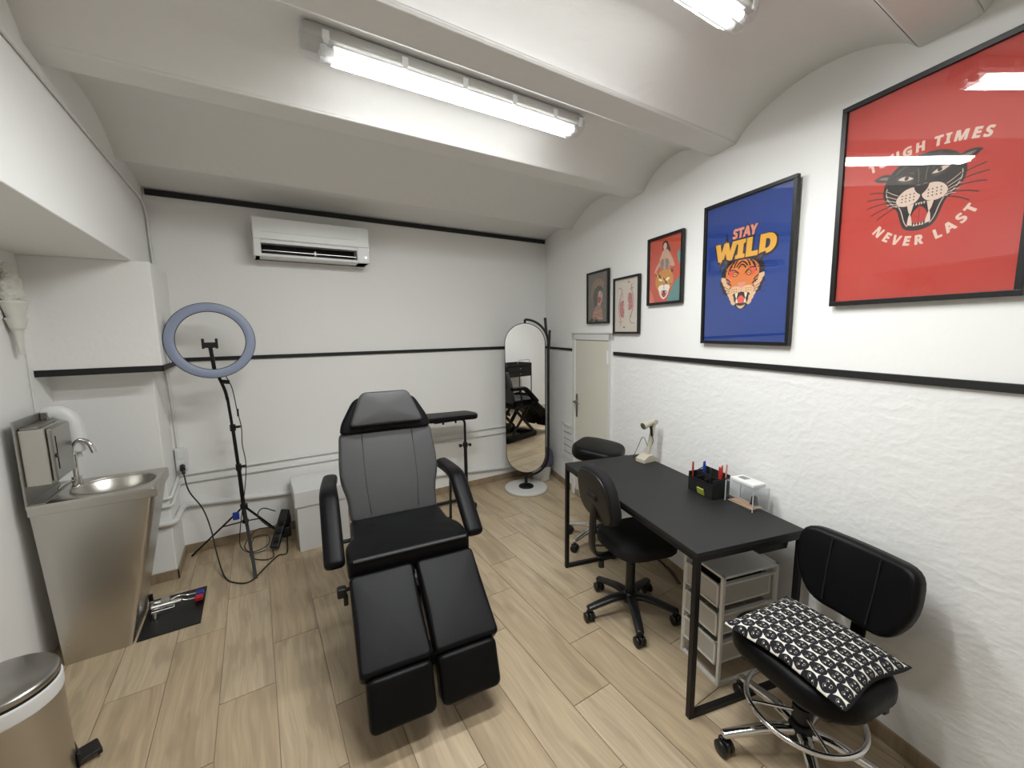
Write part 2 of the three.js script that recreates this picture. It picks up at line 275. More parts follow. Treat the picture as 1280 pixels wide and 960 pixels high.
// black rails
struct('trim_1', box(-0.53, wallX(Z_BACK) - 0.02, 2.522, 2.557, Z_BACK, Z_BACK + 0.022, 0.002), M.blackTrim, 'black rail along the top of the back wall', 'trim');
struct('trim_2', box(-0.468, wallX(Z_BACK) - 0.012, 1.412, 1.440, Z_BACK, Z_BACK + 0.014, 0.002), M.blackTrim, 'black rail halfway up the back wall', 'trim');
{
  const g = structGroup('trim_3', 'black rail wrapping the corner pier', 'trim');
  part('front_rail', box(X_LEFT, -0.462, 1.388, 1.424, -3.161, -3.152, 0.002), M.blackTrim, g);
  part('side_rail', box(-0.469, -0.460, 1.392, 1.424, Z_BACK + 0.014, -3.152, 0.002), M.blackTrim, g);
}
{
  const g = structGroup('trim_4', 'thin black rail along the right wall, broken by the closet door', 'trim'); g.position.copy(RW(0, WALL_N)); g.rotation.y = -TH;
  part('near_rail', box(-0.016, 0, 1.397, 1.425, -2.845, 2.3, 0.002), M.blackTrim, g);
  part('far_rail', box(-0.014, 0, 1.402, 1.424, -4.26, -3.56, 0.002), M.blackTrim, g);
}
// closet door in the right wall
{
  const d = structGroup('door_1', 'low cream closet door with white frame and lever handle', 'door'); d.position.copy(RW(0, WALL_N)); d.rotation.y = -TH;
  const s0 = 2.86, s1 = 3.55, top = 1.565;
  part('frame', merge([box(-0.022, 0, 0, top, -s1, -s1 + 0.055, 0.004), box(-0.022, 0, 0, top, -s0 - 0.045, -s0, 0.004), box(-0.022, 0, top - 0.055, top, -s1, -s0, 0.004), box(-0.03, 0, top, top + 0.014, -s1 - 0.012, -s0 + 0.012, 0.004)]), M.whitePaint, d);
  part('leaf', box(-0.012, 0, 0.012, top - 0.058, -s1 + 0.058, -s0 - 0.048, 0.003), M.doorCream, d);
  const pl = part('handle_plate', box(-0.018, -0.010, 0.78, 1.00, -s1 + 0.075, -s1 + 0.108, 0.004), M.steelDark, d);
  part('lever', pipe([V(-0.012, 0.93, -s1 + 0.092), V(-0.058, 0.93, -s1 + 0.092), V(-0.058, 0.925, -s1 + 0.20)], 0.008, 0.02), M.steelDark, pl);
  part('hinge', cyl(V(-0.026, 1.32, -s0 - 0.05), V(-0.026, 1.43, -s0 - 0.05), 0.008), M.whitePaint, d);
}

// ---------------------------------------------------------------- ceiling lamps
function rectLight(pos, target, w, h, power) { const l = new THREE.RectAreaLight(LAMP_COLOR, power, w, h); l.position.copy(pos); l.lookAt(target); l.castShadow = true; return l; }
function battenLamp(label, x0, x1, y, z) {
  const g = thing('batten_lamp', label, 'ceiling lamp', V((x0 + x1) / 2, y, z), 0, 'waterproof ceiling battens'); const L = (x1 - x0) / 2;
  // housing: shallow grey tray against the vault
  const hs = new THREE.Shape(roundPoly([[-0.050, 0.050], [0.050, 0.050], [0.036, 0.092], [-0.036, 0.092]], 0.008).map(([a, b]) => new THREE.Vector2(a, b)));
  const hg = new THREE.ExtrudeGeometry(hs, { depth: 2 * L - 0.02, bevelEnabled: true, bevelSize: 0.004, bevelThickness: 0.006, bevelSegments: 2 }); hg.rotateY(PI / 2); hg.translate(-L + 0.01, 0, 0);
  part('housing', toCreasedNormals(hg, 0.6), M.lampHousing, g);
  // reflector tray and two LED tubes
  part('gear_tray', box(-L + 0.10, L - 0.05, 0.040, 0.049, -0.036, 0.036, 0.002), M.whitePlastic, g);
  for (const s of [-1, 1]) { const t = part('led_tube', cyl(V(-L + 0.105, 0.026, s * 0.020), V(L - 0.055, 0.026, s * 0.020), 0.0125, 0.0125, 20), M.tubeGlow, g); part('end_cap', cyl(V(-L + 0.08, 0.026, s * 0.020), V(-L + 0.105, 0.026, s * 0.020), 0.0132), M.whitePlastic, t); part('end_cap', cyl(V(L - 0.055, 0.026, s * 0.020), V(L - 0.035, 0.026, s * 0.020), 0.0132), M.whitePlastic, t); part('lamp_holder', box(-L + 0.06, -L + 0.08, 0.012, 0.042, s * 0.020 - 0.012, s * 0.020 + 0.012, 0.003), M.whitePlastic, t); }
  // clear cover: thin shell with rounded ends
  const sec = []; for (let i = 0; i <= 16; i++) { const a = PI * i / 16; sec.push([0.050 * Math.cos(a), 0.050 - 0.050 * Math.sin(a) ** 0.8]); }
  const rows = [[-L, 0.62], [-L + 0.006, 0.82], [-L + 0.018, 0.95], [-L + 0.035, 1], [0, 1], [L - 0.035, 1], [L - 0.018, 0.95], [L - 0.006, 0.82], [L, 0.62]]; const pos = [], idx = [];
  for (const [x, k] of rows) for (const [z, y2] of sec) pos.push(x, 0.050 + (y2 - 0.050) * k, z * (0.85 + 0.15 * k));
  const m = sec.length; for (let i = 0; i < rows.length - 1; i++) for (let j = 0; j < m - 1; j++) { const a = i * m + j, b = a + m; idx.push(a, a + 1, b, b, a + 1, b + 1); }
  for (const [e, fl] of [[0, 0], [rows.length - 1, 1]]) { const c = pos.length / 3; pos.push(rows[e][0], 0.05, 0); for (let j = 0; j < m - 1; j++) fl ? idx.push(e * m + j, e * m + j + 1, c) : idx.push(e * m + j + 1, e * m + j, c); }
  const cg = new THREE.BufferGeometry(); cg.setAttribute('position', new THREE.Float32BufferAttribute(pos, 3)); cg.setIndex(idx); cg.computeVertexNormals(); cg.setAttribute('uv', new THREE.BufferAttribute(new Float32Array(pos.length / 3 * 2), 2));
  const cover = part('clear_cover', cg, M.clear, g); cover.castShadow = false;
  for (const f of [0.06, 0.28, 0.48, 0.67, 0.85, 0.975]) for (const s of [-1, 1]) part('clip', merge([box(-L + f * 2 * L - 0.012, -L + f * 2 * L + 0.012, 0.042, 0.074, s * 0.050, s * 0.056, 0.002), box(-L + f * 2 * L - 0.009, -L + f * 2 * L + 0.009, 0.034, 0.046, s * 0.046, s * 0.054, 0.002)]), M.whitePlastic, g);
  for (const q of [-1, 1]) part('mounting_bracket', box(q * (L - 0.09) - 0.07, q * (L - 0.09) + 0.07, 0.088, 0.106, -0.03, 0.03, 0.003), M.lampHousing, g);
  // light given off through the cover: downwards and to both sides
  const c0 = V((x0 + x1) / 2 + 0.02, y, z), LL = 2 * L - 0.17;
  for (const l of [rectLight(c0.clone().add(V(0, 0.006, 0)), c0.clone().add(V(0, -1, 0)), LL, 0.056, LAMP_POWER * 0.84), rectLight(c0.clone().add(V(0, 0.020, 0.038)), c0.clone().add(V(0, -0.86, 0.51)), LL, 0.030, LAMP_POWER * 0.44), rectLight(c0.clone().add(V(0, 0.020, -0.038)), c0.clone().add(V(0, -0.86, -0.51)), LL, 0.030, LAMP_POWER * 0.44)]) { l.position.sub(g.position); g.add(l); l.name = 'tube_light'; }
  return g;
}
battenLamp('long waterproof batten lamp in the vault nearer the air conditioner', 0.215, 1.465, 2.548, -1.685);
battenLamp('long waterproof batten lamp in the vault above the red poster', 0.18, 1.435, 2.548, -0.845);

// ---------------------------------------------------------------- air conditioner
{
  const x0 = 0.05, x1 = 0.85, y0 = 2.150, y1 = 2.425, zb = Z_BACK, zf = -3.485;
  const g = thing('air_conditioner', 'white wall-mounted split air conditioner below the top black rail', 'air conditioner', V((x0 + x1) / 2, y0, zb)); const w = (x1 - x0) / 2, h = y1 - y0, d = zf - zb;
  part('casing', merge([box(-w, w, 0.10, h, 0, d - 0.012, 0.015), box(-w, -w + 0.05, 0, h, 0, d - 0.006, 0.012), box(w - 0.10, w, 0, h, 0, d - 0.006, 0.012), box(-w, w, 0, 0.022, 0, d - 0.008, 0.008), box(-w, w, 0, 0.12, 0, 0.05)]), M.whitePlastic, g);
  part('front_panel', box(-w + 0.004, w - 0.004, 0.118, h - 0.006, d - 0.016, d, 0.008), M.whitePlastic, g);
  part('panel_ridge', box(-w + 0.06, w - 0.10, 0.168, 0.174, d - 0.002, d + 0.004, 0.002), M.whitePlastic, g);
  part('outlet_lip', box(-w + 0.045, w - 0.095, 0.092, 0.113, d - 0.03, d - 0.004, 0.004), M.whitePlastic, g);
  part('outlet_cavity', box(-w + 0.05, w - 0.10, 0.022, 0.10, 0.05, 0.09), M.blackMatte, g);
  const v = part('air_vane', box(-w + 0.055, w - 0.105, 0.040, 0.046, d - 0.055, d - 0.014, 0.002), M.steelDark, g);
  part('vane_hinge', box(-0.006, 0.006, 0.030, 0.062, d - 0.05, d - 0.02, 0.002), M.whitePlastic, v);
  part('badge', box(w - 0.045, w - 0.025, 0.035, 0.055, d - 0.007, d - 0.004, 0.001), M.steelDark, g);
}

// ---------------------------------------------------------------- framed prints
function canvas(w, h, f) { const c = document.createElement('canvas'); c.width = w; c.height = h; f(c.getContext('2d'), w, h); const t = new THREE.CanvasTexture(c); t.colorSpace = THREE.SRGBColorSpace; t.anisotropy = 8; return t; }
function path(x, pts, fill, stroke, lw) { x.beginPath(); pts.forEach((p, i) => { if (p.length === 2) i ? x.lineTo(...p) : x.moveTo(...p); else if (p.length === 4) x.quadraticCurveTo(...p); else x.bezierCurveTo(...p); }); if (fill) { x.closePath(); x.fillStyle = fill; x.fill(); } if (stroke) { x.strokeStyle = stroke; x.lineWidth = lw; x.stroke(); } }
function mirrored(x, cx, f) { f(); x.save(); x.translate(2 * cx, 0); x.scale(-1, 1); f(); x.restore(); }
function arcText(x, str, cx, cy, r, a0, a1, size, up, color) {
  x.font = 'bold ' + size + 'px sans-serif'; x.fillStyle = color; x.strokeStyle = color; x.lineWidth = size * 0.055; x.lineJoin = 'miter'; x.textAlign = 'center'; x.textBaseline = 'alphabetic';
  const ws = [...str].map((ch) => x.measureText(ch).width + size * 0.10), tot = ws.reduce((a, b) => a + b, 0); let acc = 0;
  [...str].forEach((ch, i) => { const t = (acc + ws[i] / 2) / tot; acc += ws[i]; const a = a0 + (a1 - a0) * t; x.save(); x.translate(cx + r * Math.cos(a), cy + r * Math.sin(a)); x.rotate(up ? a + PI / 2 : a - PI / 2); x.fillText(ch, 0, 0); x.strokeText(ch, 0, 0); x.restore(); });
}
const artPanther = canvas(1000, 1400, (x, w, h) => {
  x.fillStyle = '#b8362b'; x.fillRect(0, 0, w, h);
  const K = '#2b2522', C = '#d8c0b0', R = '#b8362b';
  arcText(x, 'TOUGH TIMES', 500, 1525, 1070, -PI / 2 - 0.305, -PI / 2 + 0.305, 80, true, C);
  arcText(x, 'NEVER LAST', 500, 700, 352, PI * 0.80, PI * 0.17, 82, false, C);
  // ears
  mirrored(x, 500, () => { path(x, [[330, 560], [270, 520, 212, 556], [245, 598, 310, 590], [330, 620]], K); path(x, [[318, 572], [275, 545, 240, 556], [275, 580, 318, 582]], '#7c6a62'); });
  // head and open jaw
  path(x, [[500, 478], [600, 470, 690, 520, 716, 610], [740, 700, 690, 760, 640, 790], [610, 830, 612, 900, 580, 935], [545, 968, 455, 968, 420, 935], [388, 900, 390, 830, 360, 790], [310, 760, 260, 700, 284, 610], [310, 520, 400, 470, 500, 478]], K);
  // inner outline
  mirrored(x, 500, () => { path(x, [[300, 640], [285, 700, 330, 760, 380, 785], [410, 830, 405, 890, 440, 925]], null, C, 5); path(x, [[345, 560], [400, 520, 450, 515]], null, '#6d5f58', 5); });
  // brows, eyes
  mirrored(x, 500, () => {
    path(x, [[345, 590], [380, 560, 450, 575], [470, 615, 440, 640], [390, 650, 345, 590]], '#4a413c');
    path(x, [[362, 600], [400, 575, 452, 618], [410, 632, 362, 600]], C); x.beginPath(); x.arc(412, 606, 12, 0, 7); x.fillStyle = K; x.fill();
    path(x, [[340, 585], [400, 548, 470, 622]], null, K, 12); path(x, [[470, 560], [485, 600, 480, 650]], null, '#6d5f58', 5);
  });
  // muzzle
  mirrored(x, 500, () => { path(x, [[495, 690], [440, 650, 370, 690, 360, 740], [365, 790, 430, 800, 470, 775], [490, 760, 495, 740]], C); for (let i = 0; i < 12; i++) { x.beginPath(); x.arc(395 + (i % 4) * 22, 715 + Math.floor(i / 4) * 20, 4, 0, 7); x.fillStyle = K; x.fill(); } });
  path(x, [[500, 735], [450, 700, 462, 655], [500, 640, 538, 655], [550, 700, 500, 735]], K); path(x, [[500, 735], [500, 772]], null, K, 8); mirrored(x, 500, () => path(x, [[470, 672], [482, 660, 492, 674]], null, '#8a7970', 5));
  // mouth, tongue, teeth
  path(x, [[420, 790], [500, 765, 580, 790], [600, 850, 570, 910], [500, 950, 430, 910], [400, 850, 420, 790]], '#14100f');
  path(x, [[455, 900], [450, 830, 500, 805], [550, 830, 545, 900], [500, 925, 455, 900]], R); path(x, [[500, 815], [500, 905]], null, '#8f201c', 5);
  mirrored(x, 500, () => { path(x, [[428, 786], [440, 850, 452, 848], [462, 800, 466, 782]], C); path(x, [[436, 915], [438, 850, 450, 846], [462, 880, 466, 925]], C); for (let i = 0; i < 2; i++) path(x, [[472 + i * 15, 782], [478 + i * 15, 800], [485 + i * 15, 781]], C); for (let i = 0; i < 2; i++) path(x, [[470 + i * 15, 928], [476 + i * 15, 906], [484 + i * 15, 930]], C); });
  // whiskers
  mirrored(x, 500, () => { for (const [a, b, c, d] of [[370, 705, 190, 640], [362, 725, 175, 690], [362, 745, 180, 745], [372, 765, 210, 800], [385, 780, 250, 840]]) { path(x, [[a, b], [(a + c) / 2, (b + d) / 2 - 22, c, d]], null, K, 6); path(x, [[a, b], [a - 30, b - 16, a - 66, b - 26 + (d - b) * 0.3]], null, C, 4); } });
});
const artTiger = canvas(1000, 1400, (x, w, h) => {
  x.fillStyle = '#0f3784'; x.fillRect(0, 0, w, h);
  const K = '#191521', Y = '#e0a63c', P = '#d98c78', T = '#dfb48c', O = '#d97a35', R = '#e0574a';
  const block = (str, cx, y, size, sx, col, sk, rise) => { x.save(); x.translate(cx, y); x.transform(sx, -rise, sk, 1, 0, 0); x.font = 'bold ' + size + 'px sans-serif'; x.textAlign = 'center'; x.lineJoin = 'miter'; x.strokeStyle = K; x.lineWidth = size * 0.20; x.fillStyle = K; x.strokeText(str, size * 0.02, size * 0.03); x.strokeStyle = col; x.lineWidth = size * 0.085; x.fillStyle = col; x.fillText(str, 0, 0); x.strokeText(str, 0, 0); x.restore(); };
  block('STAY', 486, 372, 122, 1.0, P, -0.10, 0.0); block('WILD', 488, 566, 226, 1.24, Y, -0.08, 0.0);
  x.translate(480, 800); x.scale(1.1, 1.02); x.translate(-480, -800);
  // ears
  mirrored(x, 480, () => { path(x, [[300, 640], [235, 585, 245, 560], [330, 560, 370, 620]], K); path(x, [[300, 625], [262, 590, 272, 578], [315, 580, 340, 612]], '#5a3a35'); });
  // ruff
  path(x, [[480, 580], [600, 570, 690, 640], [735, 700, 700, 760], [745, 810, 690, 860], [700, 910, 630, 930], [600, 985, 560, 980], [560, 1060, 480, 1075], [400, 1060, 400, 980], [340, 985, 330, 930], [250, 920, 262, 860], [205, 810, 255, 760], [225, 700, 275, 640], [360, 570, 480, 580]], K);
  mirrored(x, 480, () => { for (let i = 0; i < 7; i++) { const a = 250 + i * 20, y = 740 + i * 38; path(x, [[a, y], [a - 20, y + 40, a + 26, y + 62], [a + 60, y + 50, a + 64, y + 14]], T); } });
  path(x, [[480, 596], [590, 590, 650, 660], [680, 740, 630, 810], [600, 870, 560, 890], [480, 910, 400, 890], [360, 870, 330, 810], [280, 740, 310, 660], [370, 590, 480, 596]], O);
  // stripes
  mirrored(x, 480, () => { for (const [a, b, c, d, e, f] of [[480, 610, 440, 625, 420, 660], [480, 640, 450, 650, 440, 680], [400, 610, 350, 630, 340, 680], [370, 640, 330, 680, 330, 720], [300, 760, 330, 770, 352, 800], [310, 800, 345, 805, 365, 835], [430, 600, 400, 630, 392, 668]]) path(x, [[a, b], [c, d, e, f]], null, K, 13); });
  // eyes with red patches
  mirrored(x, 480, () => { path(x, [[330, 690], [390, 670, 455, 740], [400, 770, 345, 745]], R); x.beginPath(); x.arc(405, 727, 22, 0, 7); x.fillStyle = Y; x.fill(); x.lineWidth = 6; x.strokeStyle = K; x.stroke(); x.beginPath(); x.arc(405, 727, 7, 0, 7); x.fillStyle = K; x.fill(); path(x, [[340, 685], [400, 665, 455, 735]], null, K, 10); });
  path(x, [[455, 690], [480, 680, 505, 690], [530, 810, 545, 820], [480, 850, 415, 820], [430, 810, 455, 690]], O); path(x, [[430, 815], [480, 800, 530, 815], [510, 850, 480, 860], [450, 850, 430, 815]], P);
  // muzzle, mouth
  mirrored(x, 480, () => { path(x, [[478, 862], [430, 830, 360, 840, 345, 880], [360, 925, 440, 925, 478, 900]], T); for (let i = 0; i < 6; i++) { x.beginPath(); x.arc(375 + (i % 3) * 26, 872 + Math.floor(i / 3) * 22, 4, 0, 7); x.fillStyle = K; x.fill(); } });
  path(x, [[400, 915], [480, 895, 560, 915], [570, 985, 540, 1010], [480, 1030, 420, 1010], [390, 985, 400, 915]], '#1a0f14'); path(x, [[440, 1005], [435, 950, 480, 935], [525, 950, 520, 1005], [480, 1020, 440, 1005]], R);
  mirrored(x, 480, () => { path(x, [[412, 914], [420, 965, 432, 962], [442, 930, 446, 908]], '#f0dcc0'); path(x, [[420, 1006], [424, 965, 434, 962], [444, 985, 446, 1012]], '#f0dcc0'); });
  path(x, [[430, 1025], [480, 1050, 530, 1025], [510, 1062, 480, 1066], [450, 1062, 430, 1025]], T);
  mirrored(x, 480, () => { for (const [a, b, c, d] of [[350, 875, 215, 820], [350, 890, 205, 870], [352, 905, 225, 925], [330, 670, 215, 600], [320, 690, 200, 650]]) path(x, [[a, b], [(a + c) / 2, (b + d) / 2 - 18, c, d]], null, K, 5); });
});
const artFigure = canvas(500, 680, (x, w, h) => {                    // figure seated above a roaring big cat
  x.fillStyle = '#c2503c'; x.fillRect(0, 0, w, h); path(x, [[500, 430], [380, 470, 360, 560], [300, 600, 290, 680], [500, 680]], '#5b8a88'); path(x, [[430, 180], [470, 150, 500, 170], [500, 320], [430, 300, 430, 180]], '#6d8f8c'); path(x, [[0, 520], [60, 560, 90, 680], [0, 680]], '#d87560');
  path(x, [[205, 60], [240, 20, 285, 55], [320, 110, 335, 160], [290, 150, 275, 190], [215, 190, 205, 120]], '#37211f'); x.beginPath(); x.ellipse(245, 95, 28, 36, 0, 0, 7); x.fillStyle = '#d9b09a'; x.fill();
  path(x, [[225, 125], [180, 170, 150, 260], [95, 300, 80, 360], [120, 350, 160, 280], [180, 330, 230, 350], [300, 340, 330, 300], [370, 330, 400, 310], [350, 200, 285, 130]], '#c9a08a'); path(x, [[165, 240], [250, 190, 330, 260], [340, 330, 250, 360], [170, 340, 165, 240]], '#9a8374');
  for (let i = 0; i < 40; i++) { x.beginPath(); x.arc(180 + (i * 37) % 150, 220 + (i * 53) % 120, 8, 0, 5); x.strokeStyle = i % 2 ? '#5b4038' : '#cbb7a4'; x.lineWidth = 3; x.stroke(); }
  path(x, [[250, 330], [350, 340, 380, 420], [390, 500, 330, 540], [300, 620, 230, 650], [160, 620, 140, 540], [90, 500, 105, 420], [140, 340, 250, 330]], '#c9893c');
  for (let i = 0; i < 46; i++) { x.beginPath(); x.arc(110 + (i * 61) % 270, 350 + (i * 37) % 160, 6 + i % 4, 0, 7); x.fillStyle = i % 3 ? '#40281c' : '#e2b465'; x.fill(); }
  mirrored(x, 240, () => { path(x, [[150, 430], [190, 410, 220, 450], [180, 465, 150, 430]], '#f0e3c8'); path(x, [[235, 500], [180, 480, 150, 520], [150, 560, 200, 590], [235, 560]], '#efe6dc'); });
  path(x, [[170, 560], [240, 520, 310, 560], [310, 620, 240, 650], [180, 630, 170, 560]], '#efe6dc'); path(x, [[192, 565], [240, 540, 290, 565], [290, 610, 240, 630], [200, 615, 192, 565]], '#7d1f22'); path(x, [[215, 610], [240, 580, 268, 610], [240, 625, 215, 610]], '#c23a3c'); mirrored(x, 240, () => path(x, [[200, 566], [210, 600], [218, 562]], '#fff3e0'));
});
const artLines = canvas(460, 640, (x, w, h) => {                     // pale sheet with two red curling beasts
  x.fillStyle = '#d5cbbf'; x.fillRect(0, 0, w, h); const r = '#a8424a';
  const beast = () => { path(x, [[70, 110], [140, 90, 150, 160], [90, 260, 80, 330], [80, 420, 110, 480], [140, 540, 110, 570]], null, '#7a4a46', 7); path(x, [[95, 300], [160, 230, 190, 280], [150, 330, 190, 380], [200, 450, 150, 470], [90, 440, 95, 300]], 'rgba(178,70,78,0.55)'); for (let i = 0; i < 26; i++) { x.beginPath(); x.arc(110 + (i * 29) % 80, 260 + (i * 43) % 210, 7 + i % 5, 0, 5); x.strokeStyle = r; x.lineWidth = 4; x.stroke(); } path(x, [[120, 250], [110, 200, 140, 170], [165, 190, 150, 240]], null, r, 5); path(x, [[130, 470], [120, 510, 90, 520], [130, 530, 170, 500]], null, r, 5); };
  beast(); x.save(); x.translate(450, 640); x.rotate(PI); beast(); x.restore(); x.fillStyle = '#8d2f36'; x.fillRect(170, 575, 40, 14); x.fillRect(255, 40, 34, 14);
});
const artPortrait = canvas(460, 640, (x, w, h) => {                  // dark sheet with a profile portrait and a headdress
  x.fillStyle = '#5e5850'; x.fillRect(0, 0, w, h); for (let i = 0; i < 300; i++) { x.fillStyle = i % 2 ? 'rgba(120,110,98,0.25)' : 'rgba(50,46,42,0.25)'; x.fillRect((i * 97) % w, (i * 57) % h, 30, 8); }
  path(x, [[60, 250], [80, 120, 210, 70], [350, 70, 400, 170], [330, 130, 250, 150], [150, 160, 120, 270], [110, 360, 160, 400], [60, 380, 60, 250]], '#8a6a52'); for (let i = 0; i < 9; i++) { x.beginPath(); x.ellipse(150 + i * 27, 130 + Math.abs(i - 4) * 12, 16, 34, 0.5 - i * 0.1, 0, 7); x.fillStyle = i % 2 ? '#a68567' : '#7a4d44'; x.fill(); }
  path(x, [[120, 290], [160, 180, 270, 170], [340, 190, 330, 260], [250, 260, 240, 330], [220, 430, 170, 440], [120, 400, 120, 290]], '#2e3029'); path(x, [[250, 240], [320, 230, 335, 280], [350, 310, 335, 330], [340, 370, 310, 390], [290, 400, 300, 430], [230, 430, 220, 400], [225, 300, 250, 240]], '#c9a793'); path(x, [[220, 320], [280, 300, 310, 340], [310, 390, 240, 400], [210, 370, 220, 320]], '#a83a3e'); path(x, [[100, 600], [120, 470, 210, 430], [300, 420, 330, 480], [350, 560, 340, 610]], '#b07d68'); for (let i = 0; i < 26; i++) { x.beginPath(); x.arc(130 + (i * 43) % 200, 460 + (i * 31) % 130, 8, 0, 5); x.strokeStyle = i % 2 ? '#6e3a36' : '#d6b08c'; x.lineWidth = 4; x.stroke(); }
  x.fillStyle = '#cdbca6'; x.fillRect(110, 596, 240, 8); path(x, [[292, 275], [312, 270, 325, 278]], null, '#241c1a', 6); path(x, [[318, 352], [330, 350, 336, 346]], null, '#7d1f22', 7);
});
function framedPrint(label, tex, sLeft, sRight, y0, y1, tilt = 0.018, bw = 0.018, wave = 0) {
  const w = sLeft - sRight, h = y1 - y0; const g = thing('framed_print', label, 'picture', RW((sLeft + sRight) / 2, WALL_N - 0.012 - Math.sin(tilt) * h * 0.35, y0), -(PI / 2 + TH), 'framed prints on the right wall');
  g.rotation.order = 'YXZ'; g.rotation.x = tilt; const W = w / 2, d = 0.020;
  part('frame', merge([box(-W, W, h - bw, h, -0.008, d - 0.008, 0.0015), box(-W, W, 0, bw, -0.008, d - 0.008, 0.0015), box(-W, -W + bw, bw, h - bw, -0.008, d - 0.008, 0.0015), box(W - bw, W, bw, h - bw, -0.008, d - 0.008, 0.0015)]), M.blackPlastic, g);
  part('backing', box(-W + 0.004, W - 0.004, 0.004, h - 0.004, -0.008, -0.004), M.blackMatte, g);
  const pg = new THREE.PlaneGeometry(w - 2 * bw + 0.004, h - 2 * bw + 0.004, 48, 64), p = pg.attributes.position; if (wave) for (let i = 0; i < p.count; i++) { const x = p.getX(i), y = p.getY(i); p.setZ(i, wave * (Math.sin(y * 46 + x * 9 + 4 * Math.sin(x * 5)) * 0.5 + Math.sin(y * 21 - x * 15) * 0.5)); } pg.computeVertexNormals(); pg.translate(0, h / 2, 0.000);
  part('print', pg, std({ map: tex, roughness: 0.7 }), g);
  part('glazing', box(-W + bw - 0.002, W - bw + 0.002, bw - 0.002, h - bw + 0.002, 0.0060, 0.0062), M.glass, g);
}
framedPrint('red poster of a roaring black panther lettered TOUGH TIMES NEVER LAST', artPanther, 1.216, 0.682, 1.682, 2.430, 0.018, 0.018, 0.0011);
framedPrint('blue poster of a tiger head lettered STAY WILD', artTiger, 1.912, 1.381, 1.515, 2.256, 0.018, 0.017, 0.0006);
framedPrint('small framed orange print of a figure above a roaring big cat', artFigure, 2.424, 2.086, 1.756, 2.192, 0.012, 0.017);
framedPrint('small framed pale print with curling red line drawings', artLines, 2.842, 2.510, 1.566, 1.986, 0.012, 0.016);
framedPrint('small framed dark print of a profile portrait beside the closet door', artPortrait, 3.268, 2.917, 1.650, 2.082, 0.012, 0.016);

// ---------------------------------------------------------------- vent grille on the right wall
{
  const g = thing('vent_grille', 'white slatted vent grille low on the wall beside the closet door', 'vent', RW(3.62, WALL_N - 0.002, 0.285), -(PI / 2 + TH)); const W = 0.165, h = 0.375;
  part('frame', merge([box(-W, W, 0, 0.02, 0, 0.012, 0.002), box(-W, W, h - 0.02, h, 0, 0.012, 0.002), box(-W, -W + 0.02, 0, h, 0, 0.012, 0.002), box(W - 0.02, W, 0, h, 0, 0.012, 0.002)]), M.whitePaint, g);
  part('backing', box(-W + 0.01, W - 0.01, 0.01, h - 0.01, 0, 0.002), M.steelDark, g);
  for (let i = 0; i < 5; i++) part('slat', bar(V(-W + 0.02, 0.055 + i * 0.067, 0.006), V(W - 0.02, 0.055 + i * 0.067, 0.006), 0.058, 0.004, V(0, 1, -0.06)), M.whitePaint, g);
}

// ---------------------------------------------------------------- pipes, conduit, socket
single('water_pipe', pipe([V(-0.93, 0.565, -3.328), V(-0.531, 0.555, -3.328), V(-0.531, 0.600, -3.688), V(2.60, 0.592, -3.688)], 0.0095, 0.03), M.whitePaint, 'upper one of two thin white pipes running along the back wall', 'pipe');
single('water_pipe', pipe([V(-0.93, 0.510, -3.328), V(-0.531, 0.503, -3.328), V(-0.531, 0.541, -3.688), V(2.60, 0.523, -3.688)], 0.0095, 0.03), M.whitePaint, 'lower one of two thin white pipes running along the back wall', 'pipe');
single('drain_pipe', pipe([V(-0.93, 0.405, -3.321), V(-0.524, 0.392, -3.321), V(-0.520, 0.376, -3.680), V(2.62, 0.105, -3.680)], 0.019, 0.05, 14), M.whitePaint, 'thick white drain pipe sloping down along the back wall', 'pipe');
single('cable_conduit', pipe([V(-0.537, 2.470, 1.6), V(-0.537, 2.468, -3.60), V(-0.532, 2.39, -3.680), V(-0.530, 2.026, -3.690)], 0.0075, 0.05), M.whitePaint, 'thin white cable conduit along the bulkhead and down to the pier', 'conduit');
single('cable_conduit', pipe([V(-0.4640, 1.74, -3.345), V(-0.4625, 1.58, -3.365), V(-0.4625, 1.426, -3.40)], 0.0065, 0.05), M.whitePaint, 'short white conduit emerging from the pier side above the black rail', 'conduit');
single('cable_conduit', pipe([V(-0.530, 1.386, -3.690), V(-0.522, 1.1, -3.691), V(-0.518, 0.80, -3.691)], 0.0075, 0.05), M.whitePaint, 'short white conduit dropping from under the pier to the wall socket', 'conduit');
{
  const g = thing('wall_socket', 'white surface-mounted wall socket above the pipes in the corner', 'socket', V(-0.502, 0.635, Z_BACK));
  part('housing', box(-0.034, 0.034, 0, 0.165, 0, 0.036, 0.006), M.whitePlastic, g); part('socket_face', box(-0.026, 0.026, 0.016, 0.070, 0.034, 0.040, 0.004), M.whitePlastic, g); part('switch_rocker', box(-0.024, 0.024, 0.09, 0.148, 0.034, 0.041, 0.004), M.whitePlastic, g);
}
{
  const g = thing('extension_cable', 'black power cord from the corner socket across the floor to the power strip', 'cord');
  part('plug', merge([cyl(V(-0.500, 0.672, -3.659), V(-0.494, 0.655, -3.615), 0.016), cyl(V(-0.494, 0.655, -3.615), V(-0.489, 0.628, -3.598), 0.010)]), M.blackPlastic, g);
  part('cable', tube([V(-0.490, 0.63, -3.60), V(-0.470, 0.50, -3.59), V(-0.405, 0.36, -3.58), V(-0.365, 0.22, -3.52), V(-0.330, 0.09, -3.36), V(-0.285, 0.012, -3.17), V(-0.225, 0.006, -3.06), V(-0.14, 0.006, -3.02), V(-0.05, 0.006, -3.16), V(0.03, 0.006, -3.28), V(0.085, 0.006, -3.28), V(0.10, 0.03, -3.44), V(0.10, 0.08, -3.50)], 0.0045, 90, 8), M.cord, g);
}
